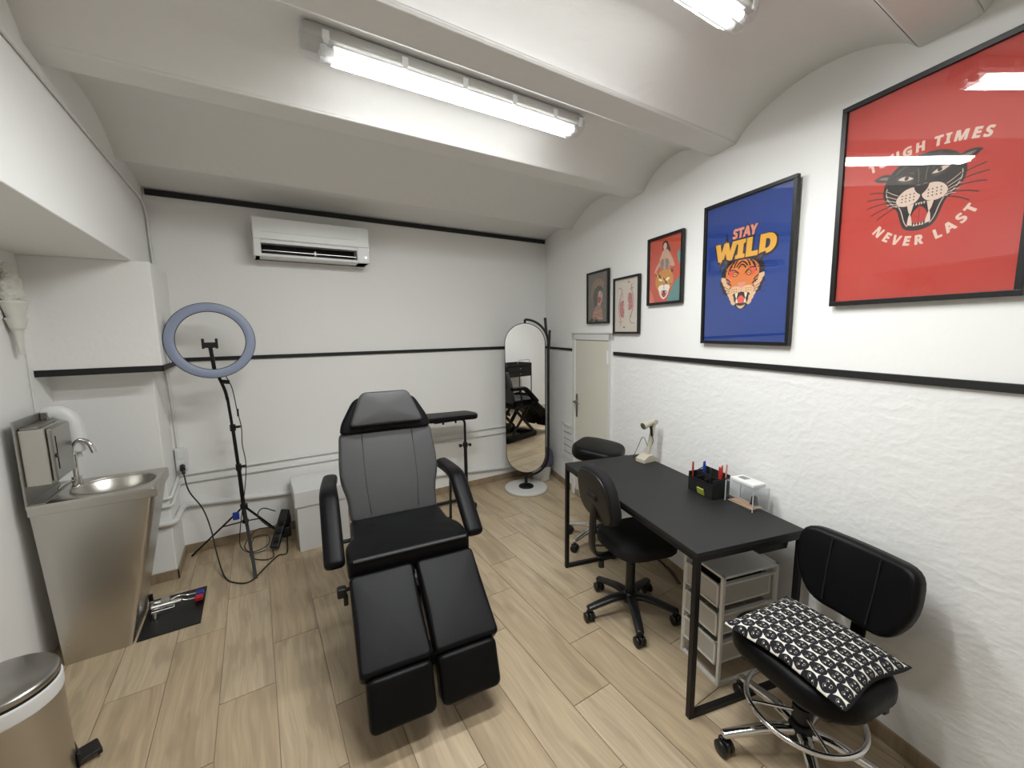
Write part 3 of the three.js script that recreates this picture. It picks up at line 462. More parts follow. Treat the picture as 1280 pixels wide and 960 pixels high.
{
  const g = thing('power_strip', 'black power strip leaning beside the white storage box', 'power strip', V(0.055, 0, -3.45));
  const a = V(-0.045, 0.03, 0.09), b = V(0.055, 0.235, -0.09), sd = V(1, 0, 0.2); part('body', bar(a, b, 0.060, 0.045, sd, 0.008), M.blackPlastic, g);
  for (const t of [0.2, 0.42, 0.64]) part('socket', at(new RoundedBoxGeometry(0.038, 0.03, 0.038, 2, 0.006), ...a.clone().lerp(b, t).add(V(-0.004, 0.012, 0.022)).toArray()), M.blackMatte, g);
  part('adapter', box(0.012, 0.078, 0.045, 0.125, -0.09, -0.01, 0.008), M.blackPlastic, g); part('adapter', box(0.035, 0.085, 0.13, 0.20, -0.115, -0.055, 0.008), M.blackPlastic, g);
}
single('coiled_cable', merge([tube([V(0.04, 0.25, -3.52), V(-0.04, 0.30, -3.50), V(-0.075, 0.25, -3.50), V(-0.03, 0.17, -3.50), V(0.02, 0.12, -3.50)], 0.004, 40, 7), tube([V(0.02, 0.13, -3.50), V(-0.09, 0.16, -3.46), V(-0.17, 0.08, -3.42), V(-0.13, 0.03, -3.39), V(-0.03, 0.05, -3.40), V(-0.02, 0.10, -3.45), V(-0.11, 0.11, -3.44), V(-0.14, 0.012, -3.37), V(-0.06, 0.006, -3.27), V(0.0, 0.006, -3.28), V(0.0, 0.02, -3.37)], 0.0035, 120, 7)]), M.cord, 'loops of thin black cable tangled round the power strip', 'cable');
// storage box
{
  const g = thing('storage_box', 'white lidded storage box on the floor behind the treatment chair', 'box', V(0.345, 0, -3.435)); const w = 0.185, d = 0.20;
  part('body', box(-w + 0.012, w - 0.012, 0, 0.40, -d + 0.012, d - 0.012, 0.003), M.cartonWhite, g); part('lid', box(-w, w, 0.345, 0.459, -d, d, 0.003), M.cartonWhite, g);
}
// plaster ornament on the left wall
{
  const g = thing('wall_ornament', 'white plaster cone of flowers hung on the left wall above the sink', 'ornament', V(X_LEFT, 1.515, -2.965)); g.scale.set(0.88, 0.95, 0.88);
  const flat = (q) => { q.scale(0.55, 1, 1); return q; };
  part('cone', flat(lathe([[0.001, 0], [0.020, 0.005], [0.030, 0.10], [0.038, 0.12], [0.040, 0.13], [0.062, 0.20], [0.085, 0.255], [0.092, 0.262], [0.085, 0.27], [0.06, 0.275], [0.001, 0.275]], 28)).translate(0.035, 0, 0), M.plaster, g);
  part('ribbon', flat(lathe([[0.042, 0.13], [0.068, 0.185], [0.074, 0.185], [0.050, 0.13]], 28)).translate(0.036, 0, 0), M.plaster, g);
  for (const [y, z, r] of [[0.30, 0.05, 0.038], [0.30, -0.05, 0.040], [0.31, 0, 0.045], [0.35, 0.03, 0.042], [0.36, -0.035, 0.040], [0.40, 0.0, 0.040], [0.43, 0.02, 0.030], [0.34, 0.075, 0.028]]) { const q = new THREE.IcosahedronGeometry(r, 2), p = q.attributes.position; for (let i = 0; i < p.count; i++) { const v = V(p.getX(i), p.getY(i), p.getZ(i)); const k = 1 + 0.18 * Math.sin(5 * Math.atan2(v.y, v.z) + v.length() * 60) * Math.cos(v.y / r * 4); v.multiplyScalar(k); p.setXYZ(i, v.x * 0.8, v.y, v.z); } q.computeVertexNormals(); q.translate(0.035, y, z); part('flower', q, M.plaster, g); }
}
single('hanging_cord', tube([V(X_LEFT + 0.006, 1.62, -3.07), V(X_LEFT + 0.006, 1.45, -3.085), V(X_LEFT + 0.006, 1.25, -3.08), V(X_LEFT + 0.006, 0.9, -3.08)], 0.0025, 20, 6), M.whitePaint, 'thin pale cord down the left wall below the plaster ornament', 'cord');

// ---------------------------------------------------------------- ring light on its tripod
{
  const g = thing('ring_light', 'switched-off ring light with phone clamp on a black tripod stand', 'ring light', V(-0.165, 0, -3.46));
  const hub = V(0.012, 0.36, 0), top = V(-0.03, 1.28, 0.06);
  part('pole', merge([cyl(V(0.012, 0.24, 0), V(0.005, 0.66, 0.01), 0.013), cyl(V(0.006, 0.60, 0.01), V(-0.006, 0.95, 0.02), 0.011), cyl(V(-0.006, 0.93, 0.02), V(-0.018, 1.17, 0.04), 0.009)]), M.blackMetal, g);
  for (const y of [0.66, 0.95]) { const x = y < 0.8 ? 0.005 : -0.006; const c = part('clamp_collar', cyl(V(x, y - 0.025, 0.01), V(x, y + 0.02, 0.01), 0.018), M.blackPlastic, g); part('clamp_knob', cyl(V(x + 0.012, y, 0.01), V(x + 0.045, y + 0.002, 0.02), 0.009), M.blackPlastic, c); }
  part('leg_collar', cyl(V(0.012, 0.345, 0), V(0.012, 0.375, 0), 0.024), M.blackPlastic, g); part('leg_collar', cyl(V(0.012, 0.235, 0), V(0.012, 0.258, 0), 0.021), M.blackPlastic, g);
  for (const f of [V(-0.335, 0.006, -0.165), V(0.056, 0.006, 0.42), V(0.235, 0.006, -0.185)]) { const l = part('leg', bar(hub.clone().add(V(0, 0, 0)), f, 0.020, 0.012), M.blackMetal, g); const mid = hub.clone().lerp(f, 0.42); part('brace', bar(V(0.012, 0.246, 0), mid, 0.014, 0.007), M.blackMetal, l); }
  part('weight_tag', box(-0.060, -0.020, 0.275, 0.33, 0.0, 0.022, 0.006), M.blue, g);
  part('neck', tube([V(-0.018, 1.15, 0.04), V(-0.026, 1.22, 0.06), V(-0.05, 1.32, 0.10), V(-0.065, 1.37, 0.125)], 0.010, 16, 10), M.blackMetal, g);
  part('tilt_knob', merge([cyl(V(-0.115, 1.345, 0.10), V(-0.02, 1.335, 0.13), 0.014), cyl(V(-0.035, 1.285, 0.09), V(0.005, 1.280, 0.10), 0.014)]), M.blackPlastic, g);
  part('phone_clamp', merge([bar(V(-0.066, 1.36, 0.13), V(-0.075, 1.52, 0.15), 0.022, 0.020), box(-0.115, -0.035, 1.515, 1.55, 0.135, 0.165, 0.004), box(-0.118, -0.104, 1.51, 1.575, 0.14, 0.17, 0.003), box(-0.046, -0.032, 1.51, 1.575, 0.14, 0.17, 0.003)]), M.blackPlastic, g);
  const R = 0.212, b = 0.055, head = new THREE.Group(); head.name = 'ring_head'; g.add(head); head.position.set(-0.062, 1.562, 0.19); head.rotation.set(-0.06, 0.10, 0);
  const prof = (pts) => { const q = lathe(pts, 72); q.rotateX(PI / 2); return q; };
  part('ring_housing', prof([[R - b / 2, -0.012], [R + b / 2, -0.012], [R + b / 2 + 0.002, 0.000], [R + b / 2, 0.006], [R - b / 2, 0.006], [R - b / 2 - 0.002, 0], [R - b / 2, -0.012]]), M.blackPlastic, head);
  part('ring_diffuser', prof([[R + b / 2 - 0.0015, 0.006], [R + b / 2 - 0.004, 0.011], [R, 0.014], [R - b / 2 + 0.004, 0.011], [R - b / 2 + 0.0015, 0.006]]), M.ringDiffuser, head);
  part('light_cable', tube([V(-0.02, 1.36, 0.17), V(0.015, 1.24, 0.08), V(0.03, 1.08, 0.05), V(0.045, 0.95, 0.03), V(0.04, 0.82, 0.02), V(0.05, 0.68, 0.02), V(0.03, 0.50, 0.02), V(-0.02, 0.22, 0.03), V(-0.03, 0.08, 0.04), V(0.03, 0.02, 0.06), V(0.12, 0.02, 0.08)], 0.003, 80, 6), M.cord, g);
  part('inline_switch', box(0.028, 0.040, 1.03, 1.085, 0.042, 0.054, 0.003), M.blackPlastic, g);
}

// ---------------------------------------------------------------- sink corner
{
  const g = thing('hand_sink', 'free-standing stainless steel hand sink with oval basin and splashback', 'sink', V(-0.94, 0, -2.70));   // local x: away from the left wall, local -z: away from the camera
  const W = 0.455, D = 0.37, T = 0.83;
  // rim with an oval opening, basin as a shell
  const rim = new THREE.Shape(roundPoly([[0, 0], [W, 0, 0.03], [W, D, 0.03], [0, D]], 0.002).map(([a, b]) => new THREE.Vector2(a, b)));
  const ell = new THREE.Path(); ell.absellipse(0.265, D / 2, 0.165, 0.145, 0, 2 * PI, true); rim.holes.push(ell);
  const rg = new THREE.ExtrudeGeometry(rim, { depth: 0.012, bevelEnabled: true, bevelSize: 0.003, bevelThickness: 0.003, bevelSegments: 2, curveSegments: 48 }); rg.rotateX(-PI / 2); rg.translate(0, T - 0.015, 0);
  part('rim', toCreasedNormals(rg, 0.5), M.steel, g);
  const bowl = lathe([[0.001, -0.115], [0.03, -0.114], [0.06, -0.11], [0.11, -0.085], [0.145, -0.045], [0.160, -0.012], [0.167, 0.001]], 56); bowl.scale(1, 1, 0.878); bowl.translate(0.265, T, -D / 2); part('basin', bowl, M.steel, g);
  part('drain', at(lathe([[0.001, 0.002], [0.018, 0.003], [0.024, 0], [0.024, -0.004]], 24), 0.265, T - 0.113, -D / 2), M.steelDark, g);
  part('skirt', merge([box(0.0, W, T - 0.052, T - 0.010, -0.006, 0.004, 0.003), box(W - 0.006, W + 0.003, T - 0.052, T - 0.010, -D + 0.02, 0, 0.003), box(0, W, T - 0.052, T - 0.010, -D - 0.003, -D + 0.004, 0.002)]), M.steel, g);
  // tapered pedestal: wide at the top, narrow at the floor, flat towards the wall
  const pos = [], idx = []; const sec = (x0, x1, z0, z1, y, r) => roundPoly([[x0, z0], [x1, z0, r], [x1, z1, r], [x0, z1]], 0.004).map(([a, b]) => [a, y, b]);
  const A = sec(0.033, 0.285, -0.012, -D + 0.012, 0, 0.025), Bq = sec(0.003, W - 0.008, -0.003, -D + 0.003, T - 0.045, 0.025); const n = A.length;
  const NR = 10; for (let k = 0; k <= NR; k++) for (let j = 0; j <= n; j++) { const a = A[j % n], b = Bq[j % n], t = k / NR; pos.push(a[0] + (b[0] - a[0]) * t, a[1] + (b[1] - a[1]) * t, a[2] + (b[2] - a[2]) * t); }
  for (let k = 0; k < NR; k++) for (let j = 0; j < n; j++) { const a = k * (n + 1) + j, b = a + n + 1; idx.push(a, b, a + 1, b, b + 1, a + 1); }
  let pg = new THREE.BufferGeometry(); pg.setAttribute('position', new THREE.Float32BufferAttribute(pos, 3)); pg.setIndex(idx); pg = toCreasedNormals(pg, 0.45); metricUV(pg); part('pedestal', pg, M.steel, g);
  part('screw', at(new THREE.SphereGeometry(0.005, 10, 8), 0.055, 0.10, -0.010), M.steelDark, g);
  part('splashback', merge([box(-0.004, 0.006, T - 0.02, 1.225, -D, 0, 0.003), box(0.0, 0.06, T - 0.002, T + 0.004, -D + 0.004, -0.004, 0.002)]), M.steelDark, g);
  part('overflow_slot', box(0.052, 0.056, T + 0.001, T + 0.004, -D * 0.85, -D * 0.15), M.blackMatte, g);
  const st = pipe([V(0.10, T, -0.275), V(0.10, T + 0.13, -0.275)], 0.0115, 0.01, 16);
  const f = part('faucet', merge([st, cyl(V(0.10, T, -0.275), V(0.10, T + 0.045, -0.275), 0.021, 0.020, 24), cyl(V(0.10, T + 0.115, -0.275), V(0.10, T + 0.175, -0.275), 0.013, 0.012, 20)]), M.chrome, g);
  part('spout', tube([V(0.10, T + 0.165, -0.275), V(0.108, T + 0.212, -0.272), V(0.135, T + 0.235, -0.265), V(0.168, T + 0.215, -0.255), V(0.185, T + 0.165, -0.250)], 0.0122, 30, 14), M.chrome, f);
  part('lever', pipe([V(0.085, T + 0.028, -0.262), V(0.055, T + 0.022, -0.20), V(0.053, T + 0.012, -0.185)], 0.0045, 0.02), M.chrome, f);
}
{
  const g = thing('towel_dispenser', 'stainless steel paper dispenser mounted on the sink splashback', 'dispenser', V(-0.934, 0.915, -2.715));
  part('case', box(0, 0.085, 0, 0.265, -0.235, 0, 0.004), M.steel, g); part('front_cover', box(0.085, 0.104, 0.008, 0.262, -0.232, -0.006, 0.008), M.steelDark, g); part('top_hinge', box(0.002, 0.06, 0.265, 0.272, -0.225, -0.01, 0.003), M.steelDark, g); part('lock', cyl(V(0.10, 0.13, -0.02), V(0.110, 0.13, -0.02), 0.010), M.blackPlastic, g); part('inspection_slot', box(0.1035, 0.105, 0.06, 0.22, -0.045, -0.035), M.blackMatte, g);
}
{
  const g = thing('soap_dispenser', 'white rounded soap dispenser behind the steel paper dispenser', 'dispenser', V(-0.934, 0.955, -3.005));
  part('shell', sweep([V(0.0, 0.245, 0), V(0.045, 0.262, 0), V(0.085, 0.225, 0), V(0.100, 0.14, 0), V(0.108, 0.04, 0)], V(0, 0, 1), 0.085, (t) => 0.062 + 0.024 * Math.sin(PI * t), 0.018, 30, 20, 3), M.whitePlastic, g);
  part('back_plate', box(0, 0.03, 0.02, 0.27, -0.045, 0.045, 0.006), M.steelDark, g); part('nozzle', cyl(V(0.105, 0.045, 0), V(0.107, 0.012, 0), 0.012, 0.014), M.whitePlastic, g); part('tank', box(0.028, 0.075, 0.04, 0.23, -0.038, 0.038, 0.012), M.whitePlastic, g);
}
single('rubber_mat', box(-0.645, -0.374, 0.0, 0.006, -3.12, -2.722, 0.002), M.blackPlastic, 'black rubber mat on the floor beside the steel sink', 'mat');
{
  const g = thing('pedal_valve', 'chrome foot-pedal tap valve with red and blue pedals on the black mat', 'valve', V(-0.585, 0.006, -2.955));
  part('valve_body', merge([box(-0.03, 0.075, 0.0, 0.030, -0.05, 0.035, 0.004), cyl(V(-0.03, 0.045, 0.015), V(0.105, 0.045, 0.015), 0.013), cyl(V(-0.03, 0.042, -0.035), V(0.05, 0.042, -0.035), 0.013), cyl(V(0.03, 0.02, -0.012), V(0.03, 0.07, -0.012), 0.013)]), M.chrome, g);
  part('hose_connector', cyl(V(-0.030, 0.04, 0.0), V(-0.030, 0.075, 0.0), 0.011), M.steel, g); part('hose_connector', cyl(V(-0.01, 0.03, 0.05), V(-0.01, 0.0, 0.06), 0.010), M.steel, g); part('valve_cap', box(0.01, 0.05, 0.055, 0.072, -0.03, 0.006, 0.004), M.steel, g);
  for (const [z, m, nm] of [[-0.055, M.blue, 'blue pedal cap'], [0.0, M.red, 'red pedal cap']]) { const a = part('pedal_arm', pipe([V(0.05, 0.040, z * 0.6), V(0.09, 0.052, z * 0.7), V(0.12, 0.030, z), V(0.175, 0.026, z)], 0.006, 0.02), M.chrome, g); const c = part('pedal_cap', box(0.165, 0.205, 0.012, 0.036, z - 0.020, z + 0.020, 0.005), m, a); c.userData.label = nm; }
  part('stop_bracket', box(-0.055, -0.035, 0, 0.085, -0.085, -0.07, 0.003), M.blackMetal, g);
}
{
  const c = V(-0.815, 0, -1.965), g = thing('pedal_bin', 'brushed steel pedal bin with white liner showing under the lid', 'bin', c); const r = 0.142;
  const b = part('body', lathe([[0.001, 0.012], [r - 0.004, 0.012], [r, 0.018], [r, 0.405], [r - 0.003, 0.408], [r - 0.003, 0.36], [r - 0.02, 0.05], [0.001, 0.05]], 56), M.steel, g);
  part('liner', lathe([[r - 0.010, 0.30], [r - 0.008, 0.418], [r + 0.001, 0.421], [r + 0.004, 0.412], [r + 0.0035, 0.372], [r + 0.001, 0.366]], 56), M.cartonWhite, g);
  const lid = part('lid', lathe([[0.001, 0.472], [0.06, 0.470], [0.11, 0.463], [r - 0.010, 0.455], [r - 0.002, 0.450], [r + 0.001, 0.444], [r + 0.001, 0.432], [r - 0.004, 0.430], [0.001, 0.430]], 56), M.steelDark, g); part('lid_seal', lathe([[r - 0.006, 0.418], [r - 0.001, 0.420], [r - 0.001, 0.432], [r - 0.006, 0.432]], 56), M.blackPlastic, lid);
  part('foot_ring', lathe([[r - 0.02, 0], [r + 0.002, 0], [r + 0.004, 0.006], [r + 0.003, 0.022], [r - 0.004, 0.024], [r - 0.02, 0.02]], 56), M.blackPlastic, g);
  const a = -0.42; const pd = part('pedal', (() => { const q = merge([box(r - 0.01, r + 0.062, 0.030, 0.038, -0.036, 0.036, 0.003), box(r + 0.050, r + 0.064, 0.014, 0.036, -0.034, 0.034, 0.003), box(r - 0.004, r + 0.006, 0.02, 0.075, -0.044, 0.044, 0.004)]); q.rotateY(-a + 0.0); return q; })(), M.blackPlastic, g);
}

// ---------------------------------------------------------------- standing mirror in the corner with the bin behind it
{
  const g = thing('standing_mirror', 'tall oval standing mirror with black tubular frame on a round stone base', 'mirror', V(2.24, 0, -3.34), -40 * PI / 180); g.rotation.order = 'YXZ';
  part('base', lathe([[0.001, 0], [0.21, 0], [0.216, 0.006], [0.216, 0.020], [0.21, 0.026], [0.001, 0.026]], 64), M.stone, g);
  part('base_collar', lathe([[0.001, 0.044], [0.06, 0.043], [0.074, 0.036], [0.076, 0.026]], 40), M.blackMetal, g);
  part('stem', cyl(V(0, 0.04, 0), V(0, 0.17, 0), 0.016), M.blackMetal, g);
  const hw = 0.196, y0 = 0.178, y1 = 1.668; const sh = new THREE.Shape(); sh.absarc(0, y1 - hw, hw, 0, PI, false); sh.absarc(0, y0 + hw, hw, PI, 2 * PI, false);
  const mg = new THREE.ExtrudeGeometry(sh, { depth: 0.006, bevelEnabled: false, curveSegments: 48 }); mg.translate(0, 0, 0.010); part('mirror_glass', toCreasedNormals(mg, 0.4), M.mirror, g);
  const sh2 = new THREE.Shape(); sh2.absarc(0, y1 - hw, hw + 0.004, 0, PI, false); sh2.absarc(0, y0 + hw, hw + 0.004, PI, 2 * PI, false); const h2 = new THREE.Path(); h2.absarc(0, y1 - hw, hw - 0.002, 0, PI, false); h2.absarc(0, y0 + hw, hw - 0.002, PI, 2 * PI, false); sh2.holes.push(h2);
  const rg = new THREE.ExtrudeGeometry(sh2, { depth: 0.022, bevelEnabled: false, curveSegments: 48 }); rg.translate(0, 0, -0.005); part('rim', rg, M.blackMetal, g);
  const bk = new THREE.ExtrudeGeometry(sh, { depth: 0.006, bevelEnabled: false, curveSegments: 32 }); bk.translate(0, 0, 0.002); part('back_plate', bk, M.blackMatte, g);
  const pts = [V(0, y1 + 0.002, -0.01), V(0, y1 + 0.038, -0.01)]; const R = hw + 0.030; for (let i = 0; i <= 14; i++) { const a = PI / 2 - PI / 2 * i / 14; pts.push(V(R * Math.cos(a), y1 - hw + (R + 0.008) * Math.sin(a), -0.012)); } pts.push(V(R, 0.9, -0.012)); for (let i = 0; i <= 14; i++) { const a = -PI / 2 * i / 14; pts.push(V(R * Math.cos(a), y0 + hw + (R + 0.01) * Math.sin(a), -0.012)); } pts.push(V(0, y0 - 0.04, -0.008));
  part('frame_tube', polyTube(pts, 0.0115, 10), M.blackMetal, g);
  part('coat_peg', cyl(V(R - 0.02, 1.56, -0.05), V(R - 0.035, 1.72, -0.085), 0.013), M.blackMetal, g); part('coat_peg', cyl(V(R + 0.004, 1.44, -0.02), V(R + 0.012, 1.60, -0.05), 0.013), M.blackMetal, g);
}
{
  const g = thing('waste_bin', 'small pale waste bin with a purple bag in the corner behind the mirror', 'bin', V(2.535, 0, -3.485));
  part('pail', lathe([[0.001, 0.004], [0.085, 0], [0.09, 0.004], [0.112, 0.20], [0.108, 0.20], [0.09, 0.02], [0.001, 0.012]], 36), M.cartonWhite, g);
  const q = lathe([[0.100, 0.16], [0.118, 0.165], [0.122, 0.20], [0.128, 0.25], [0.120, 0.30], [0.098, 0.335], [0.060, 0.345], [0.02, 0.34], [0.001, 0.338]], 60), p = q.attributes.position; for (let i = 0; i < p.count; i++) { const x = p.getX(i), y = p.getY(i), z = p.getZ(i), a = Math.atan2(z, x); const k = 1 + 0.06 * Math.sin(a * 13 + y * 30) + 0.04 * Math.sin(a * 7 - y * 50); p.setXYZ(i, x * k, y + 0.008 * Math.sin(a * 9), z * k); } q.computeVertexNormals(); const bag = part('bag', q, std({ color: lin(0.10, 0.095, 0.17), roughness: 0.3 }), g); bag.userData.label = 'crumpled purple-grey bag';
}

// ---------------------------------------------------------------- treatment chair
{
  const g = thing('treatment_chair', 'reclined black leather treatment chair with split leg rests', 'chair', V(0.556, 0, -1.787), -6 * PI / 180);   // local z: towards the foot end
  const horiz = (q, y) => { q.rotateX(-PI / 2); q.translate(0, y, 0); return q; };       // outline (x, -z)
  const face = (q, base, top) => { const v = top.clone().sub(base).normalize(), u = V(1, 0, 0), n = u.clone().cross(v); q.applyMatrix4(new THREE.Matrix4().makeBasis(u, v, n)); q.translate(base.x, base.y, base.z); return q; };
  const seat = part('seat', horiz(pad([[-0.285, 0.0], [0.285, 0.0], [0.285, 0.16, 0.06], [0.245, 0.23, 0.05], [0.243, 0.43], [-0.243, 0.43], [-0.245, 0.23, 0.05], [-0.285, 0.16, 0.06]], 0.095, 0.018, 0.006, 0.03), 0.507), M.leather, g);
  part('front_piping', cyl(V(-0.262, 0.596, 0.002), V(0.262, 0.596, 0.002), 0.007), M.leatherSoft, seat);
  // backrest leaning back
  const b0 = V(0, 0.585, -0.405), b1 = V(0, 1.045, -0.585);
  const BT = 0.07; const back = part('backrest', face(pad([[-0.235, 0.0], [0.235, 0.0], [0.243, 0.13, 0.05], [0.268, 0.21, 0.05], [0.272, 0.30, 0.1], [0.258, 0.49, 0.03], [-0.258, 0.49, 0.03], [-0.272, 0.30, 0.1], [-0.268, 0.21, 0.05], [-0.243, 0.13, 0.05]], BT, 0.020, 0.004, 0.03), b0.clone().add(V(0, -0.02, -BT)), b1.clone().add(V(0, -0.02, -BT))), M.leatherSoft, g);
  const bn = V(1, 0, 0).cross(b1.clone().sub(b0).normalize()), bv = b1.clone().sub(b0).normalize(); for (const s of [-1, 1]) { const P = (x, v) => b0.clone().add(V(0, -0.02, -BT)).add(V(x, 0, 0)).addScaledVector(bv, v).addScaledVector(bn, BT + 0.0012); part('seam', polyTube([P(s * 0.128, 0.03), P(s * 0.140, 0.17), P(s * 0.142, 0.30), P(s * 0.140, 0.47)].map((p) => p), 0.0022, 6), M.blackMatte, back); }
  // headrest and its pillow
  const h0 = V(0, 1.045, -0.57), h1 = V(0, 1.245, -0.63);
  const head = part('headrest', face(pad([[-0.255, 0.0, 0.03], [0.255, 0.0, 0.03], [0.245, 0.06, 0.04], [0.165, 0.205, 0.05], [-0.165, 0.205, 0.05], [-0.245, 0.06, 0.04]], 0.065, 0.02, 0.004, 0.03), h0.clone().add(V(0, -0.022, -0.054)), h1.clone().add(V(0, 0.0, -0.06))), M.leather, g);
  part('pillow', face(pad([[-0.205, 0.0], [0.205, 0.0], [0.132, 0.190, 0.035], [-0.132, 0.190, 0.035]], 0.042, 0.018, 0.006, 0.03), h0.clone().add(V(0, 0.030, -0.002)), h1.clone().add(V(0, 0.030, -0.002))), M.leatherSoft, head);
  part('headrest_bracket', merge([bar(V(-0.06, 0.92, -0.61), V(-0.06, 1.14, -0.69), 0.03, 0.006), bar(V(0.06, 0.92, -0.61), V(0.06, 1.14, -0.69), 0.03, 0.006)]), M.blackMetal, head);
  // armrests: level at the back, bent down at the front
  for (const s of [-1, 1]) {
    const x = s * 0.335; const a = part('armrest', sweep([V(x - s * 0.02, 0.795, -0.60), V(x - s * 0.005, 0.792, -0.48), V(x, 0.785, -0.36), V(x, 0.745, -0.285), V(x, 0.65, -0.17), V(x, 0.555, -0.06)], V(1, 0, 0), (t) => 0.075 + 0.015 * smooth(0.1, 0.5, t), 0.058, 0.022, 48, 24, 3.2), M.leather, g);
    part('arm_bracket', merge([bar(V(x - s * 0.045, 0.53, -0.34), V(x - s * 0.02, 0.76, -0.40), 0.03, 0.008, V(0, 0, 1)), bar(V(s * 0.22, 0.535, -0.34), V(x - s * 0.04, 0.535, -0.34), 0.03, 0.01, V(0, 0, 1))]), M.blackMetal, a);
  }
  // split leg and foot rests
  for (const s of [-1, 1]) {
    const cx = s * 0.1465; const l0 = V(cx, 0.545, 0.022), l1 = V(cx, 0.310, 0.342);
    const dn = (q, a, b) => { const v = a.clone().sub(b).normalize(), u = V(1, 0, 0), n = u.clone().cross(v); q.applyMatrix4(new THREE.Matrix4().makeBasis(u, v, n)); q.translate(b.x, b.y, b.z); return q; };
    const LT = 0.072, lv = l0.clone().sub(l1).normalize(), ln = V(1, 0, 0).cross(lv); const leg = part('leg_rest', dn(pad([[-0.140, 0], [0.140, 0], [0.138, 0.40], [-0.138, 0.40]], LT, 0.020, 0.004, 0.022), l0.clone().addScaledVector(ln, -LT), l1.clone().addScaledVector(ln, -LT)), M.leather, g);
    const f0 = V(cx - s * 0.008, 0.298, 0.352), f1 = V(cx - s * 0.008, 0.118, 0.412), fv = f0.clone().sub(f1).normalize(), fn = V(1, 0, 0).cross(fv);
    part('foot_rest', dn(pad([[-0.128, 0], [0.128, 0], [0.128, 0.19], [-0.128, 0.19]], 0.085, 0.022, 0.004, 0.03), f0.clone().addScaledVector(fn, -0.085), f1.clone().addScaledVector(fn, -0.085)), M.leather, g);
    part('leg_bracket', merge([bar(V(cx - 0.05, 0.50, -0.04), V(cx - 0.05, 0.27, 0.27), 0.03, 0.02), bar(V(cx + 0.05, 0.50, -0.04), V(cx + 0.05, 0.27, 0.27), 0.03, 0.02), bar(V(cx, 0.30, 0.24), V(cx, 0.19, 0.34), 0.05, 0.012)]), M.blackMetal, leg);
  }
  // under-seat frame, scissor lift and floor base
  part('seat_frame', merge([box(-0.22, 0.22, 0.475, 0.507, -0.40, -0.02, 0.004), bar(V(-0.24, 0.49, -0.42), V(0.24, 0.49, -0.42), 0.03, 0.03), bar(V(-0.20, 0.50, -0.42), V(-0.20, 0.96, -0.63), 0.03, 0.02), bar(V(0.20, 0.50, -0.42), V(0.20, 0.96, -0.63), 0.03, 0.02)]), M.blackMetal, g);
  part('lift_arm', merge([-1, 1].flatMap((s) => [bar(V(s * 0.19, 0.09, 0.02), V(s * 0.19, 0.46, -0.38), 0.014, 0.045, V(1, 0, 0)), bar(V(s * 0.17, 0.09, -0.42), V(s * 0.17, 0.46, -0.04), 0.014, 0.045, V(1, 0, 0))])), M.blackMetal, g);
  part('actuator', merge([cyl(V(0, 0.13, -0.36), V(0, 0.42, -0.10), 0.028), box(-0.05, 0.05, 0.10, 0.22, -0.44, -0.30, 0.01)]), M.blackPlastic, g);
  part('floor_base', merge([box(-0.24, -0.16, 0.012, 0.085, -0.60, 0.06, 0.01), box(0.16, 0.24, 0.012, 0.085, -0.60, 0.06, 0.01), box(-0.24, 0.24, 0.012, 0.075, -0.60, -0.50, 0.01), box(-0.24, 0.24, 0.012, 0.075, -0.04, 0.06, 0.01)]), M.blackMetal, g);
  for (const [x, z] of [[-0.2, -0.56], [0.2, -0.56], [-0.2, 0.03], [0.2, 0.03]]) part('levelling_foot', cyl(V(x, 0, z), V(x, 0.014, z), 0.022), M.blackPlastic, g);
  part('side_lever', merge([box(-0.335, -0.295, 0.425, 0.47, -0.06, -0.02, 0.008), box(-0.31, -0.29, 0.38, 0.43, -0.055, -0.03, 0.005), bar(V(-0.20, 0.47, -0.04), V(-0.315, 0.45, -0.04), 0.014, 0.014)]), M.blackPlastic, g);
}
// ---------------------------------------------------------------- arm stand behind the treatment chair
{
  const g = thing('arm_stand', 'black padded arm rest on a height-adjustable metal stand', 'arm rest', V(1.60, 0, -3.40));
  const q = pad([[-0.40, -0.12], [0.06, -0.12], [0.115, -0.03, 0.05], [0.07, 0.13, 0.05], [-0.40, 0.13]], 0.042, 0.018, 0.004, 0.035); q.rotateX(-PI / 2); q.rotateZ(-0.03); q.translate(0.0, 0.815, 0.02); part('arm_pad', q, M.leather, g);
  part('upper_post', pipe([V(-0.30, 0.800, 0.02), V(0.0, 0.800, 0.0), V(0.0, 0.50, 0.0)], 0.011, 0.05, 12), M.blackMetal, g);
  part('lower_post', cyl(V(0, 0.03, 0), V(0, 0.56, 0), 0.016), M.blackMetal, g);
  const c = part('height_clamp', cyl(V(0, 0.53, 0), V(0, 0.575, 0), 0.022), M.blackPlastic, g); part('clamp_knob', merge([cyl(V(-0.055, 0.55, 0), V(0.05, 0.55, 0), 0.007), cyl(V(-0.06, 0.55, 0), V(-0.042, 0.55, 0), 0.016), cyl(V(0.036, 0.548, 0.01), V(0.052, 0.546, 0.012), 0.014)]), M.blackPlastic, c);
  part('pad_screw', merge([cyl(V(-0.22, 0.776, 0.02), V(-0.22, 0.80, 0.02), 0.010), cyl(V(-0.10, 0.776, 0.02), V(-0.10, 0.80, 0.02), 0.010)]), M.blackPlastic, g);
  part('floor_bar', merge([bar(V(-0.42, 0.030, -0.02), V(0.03, 0.030, 0.0), 0.030, 0.022), bar(V(0.0, 0.030, -0.20), V(0.0, 0.030, 0.18), 0.030, 0.022)]), M.blackMetal, g);
  for (const [x, z] of [[0, -0.19], [0, 0.17], [-0.41, -0.02]]) part('foot', cyl(V(x, 0, z), V(x, 0.022, z), 0.018), M.blackPlastic, g); part('foot_knob', at(new THREE.SphereGeometry(0.024, 16, 12), -0.045, 0.075, -0.03), M.blackPlastic, g);
}

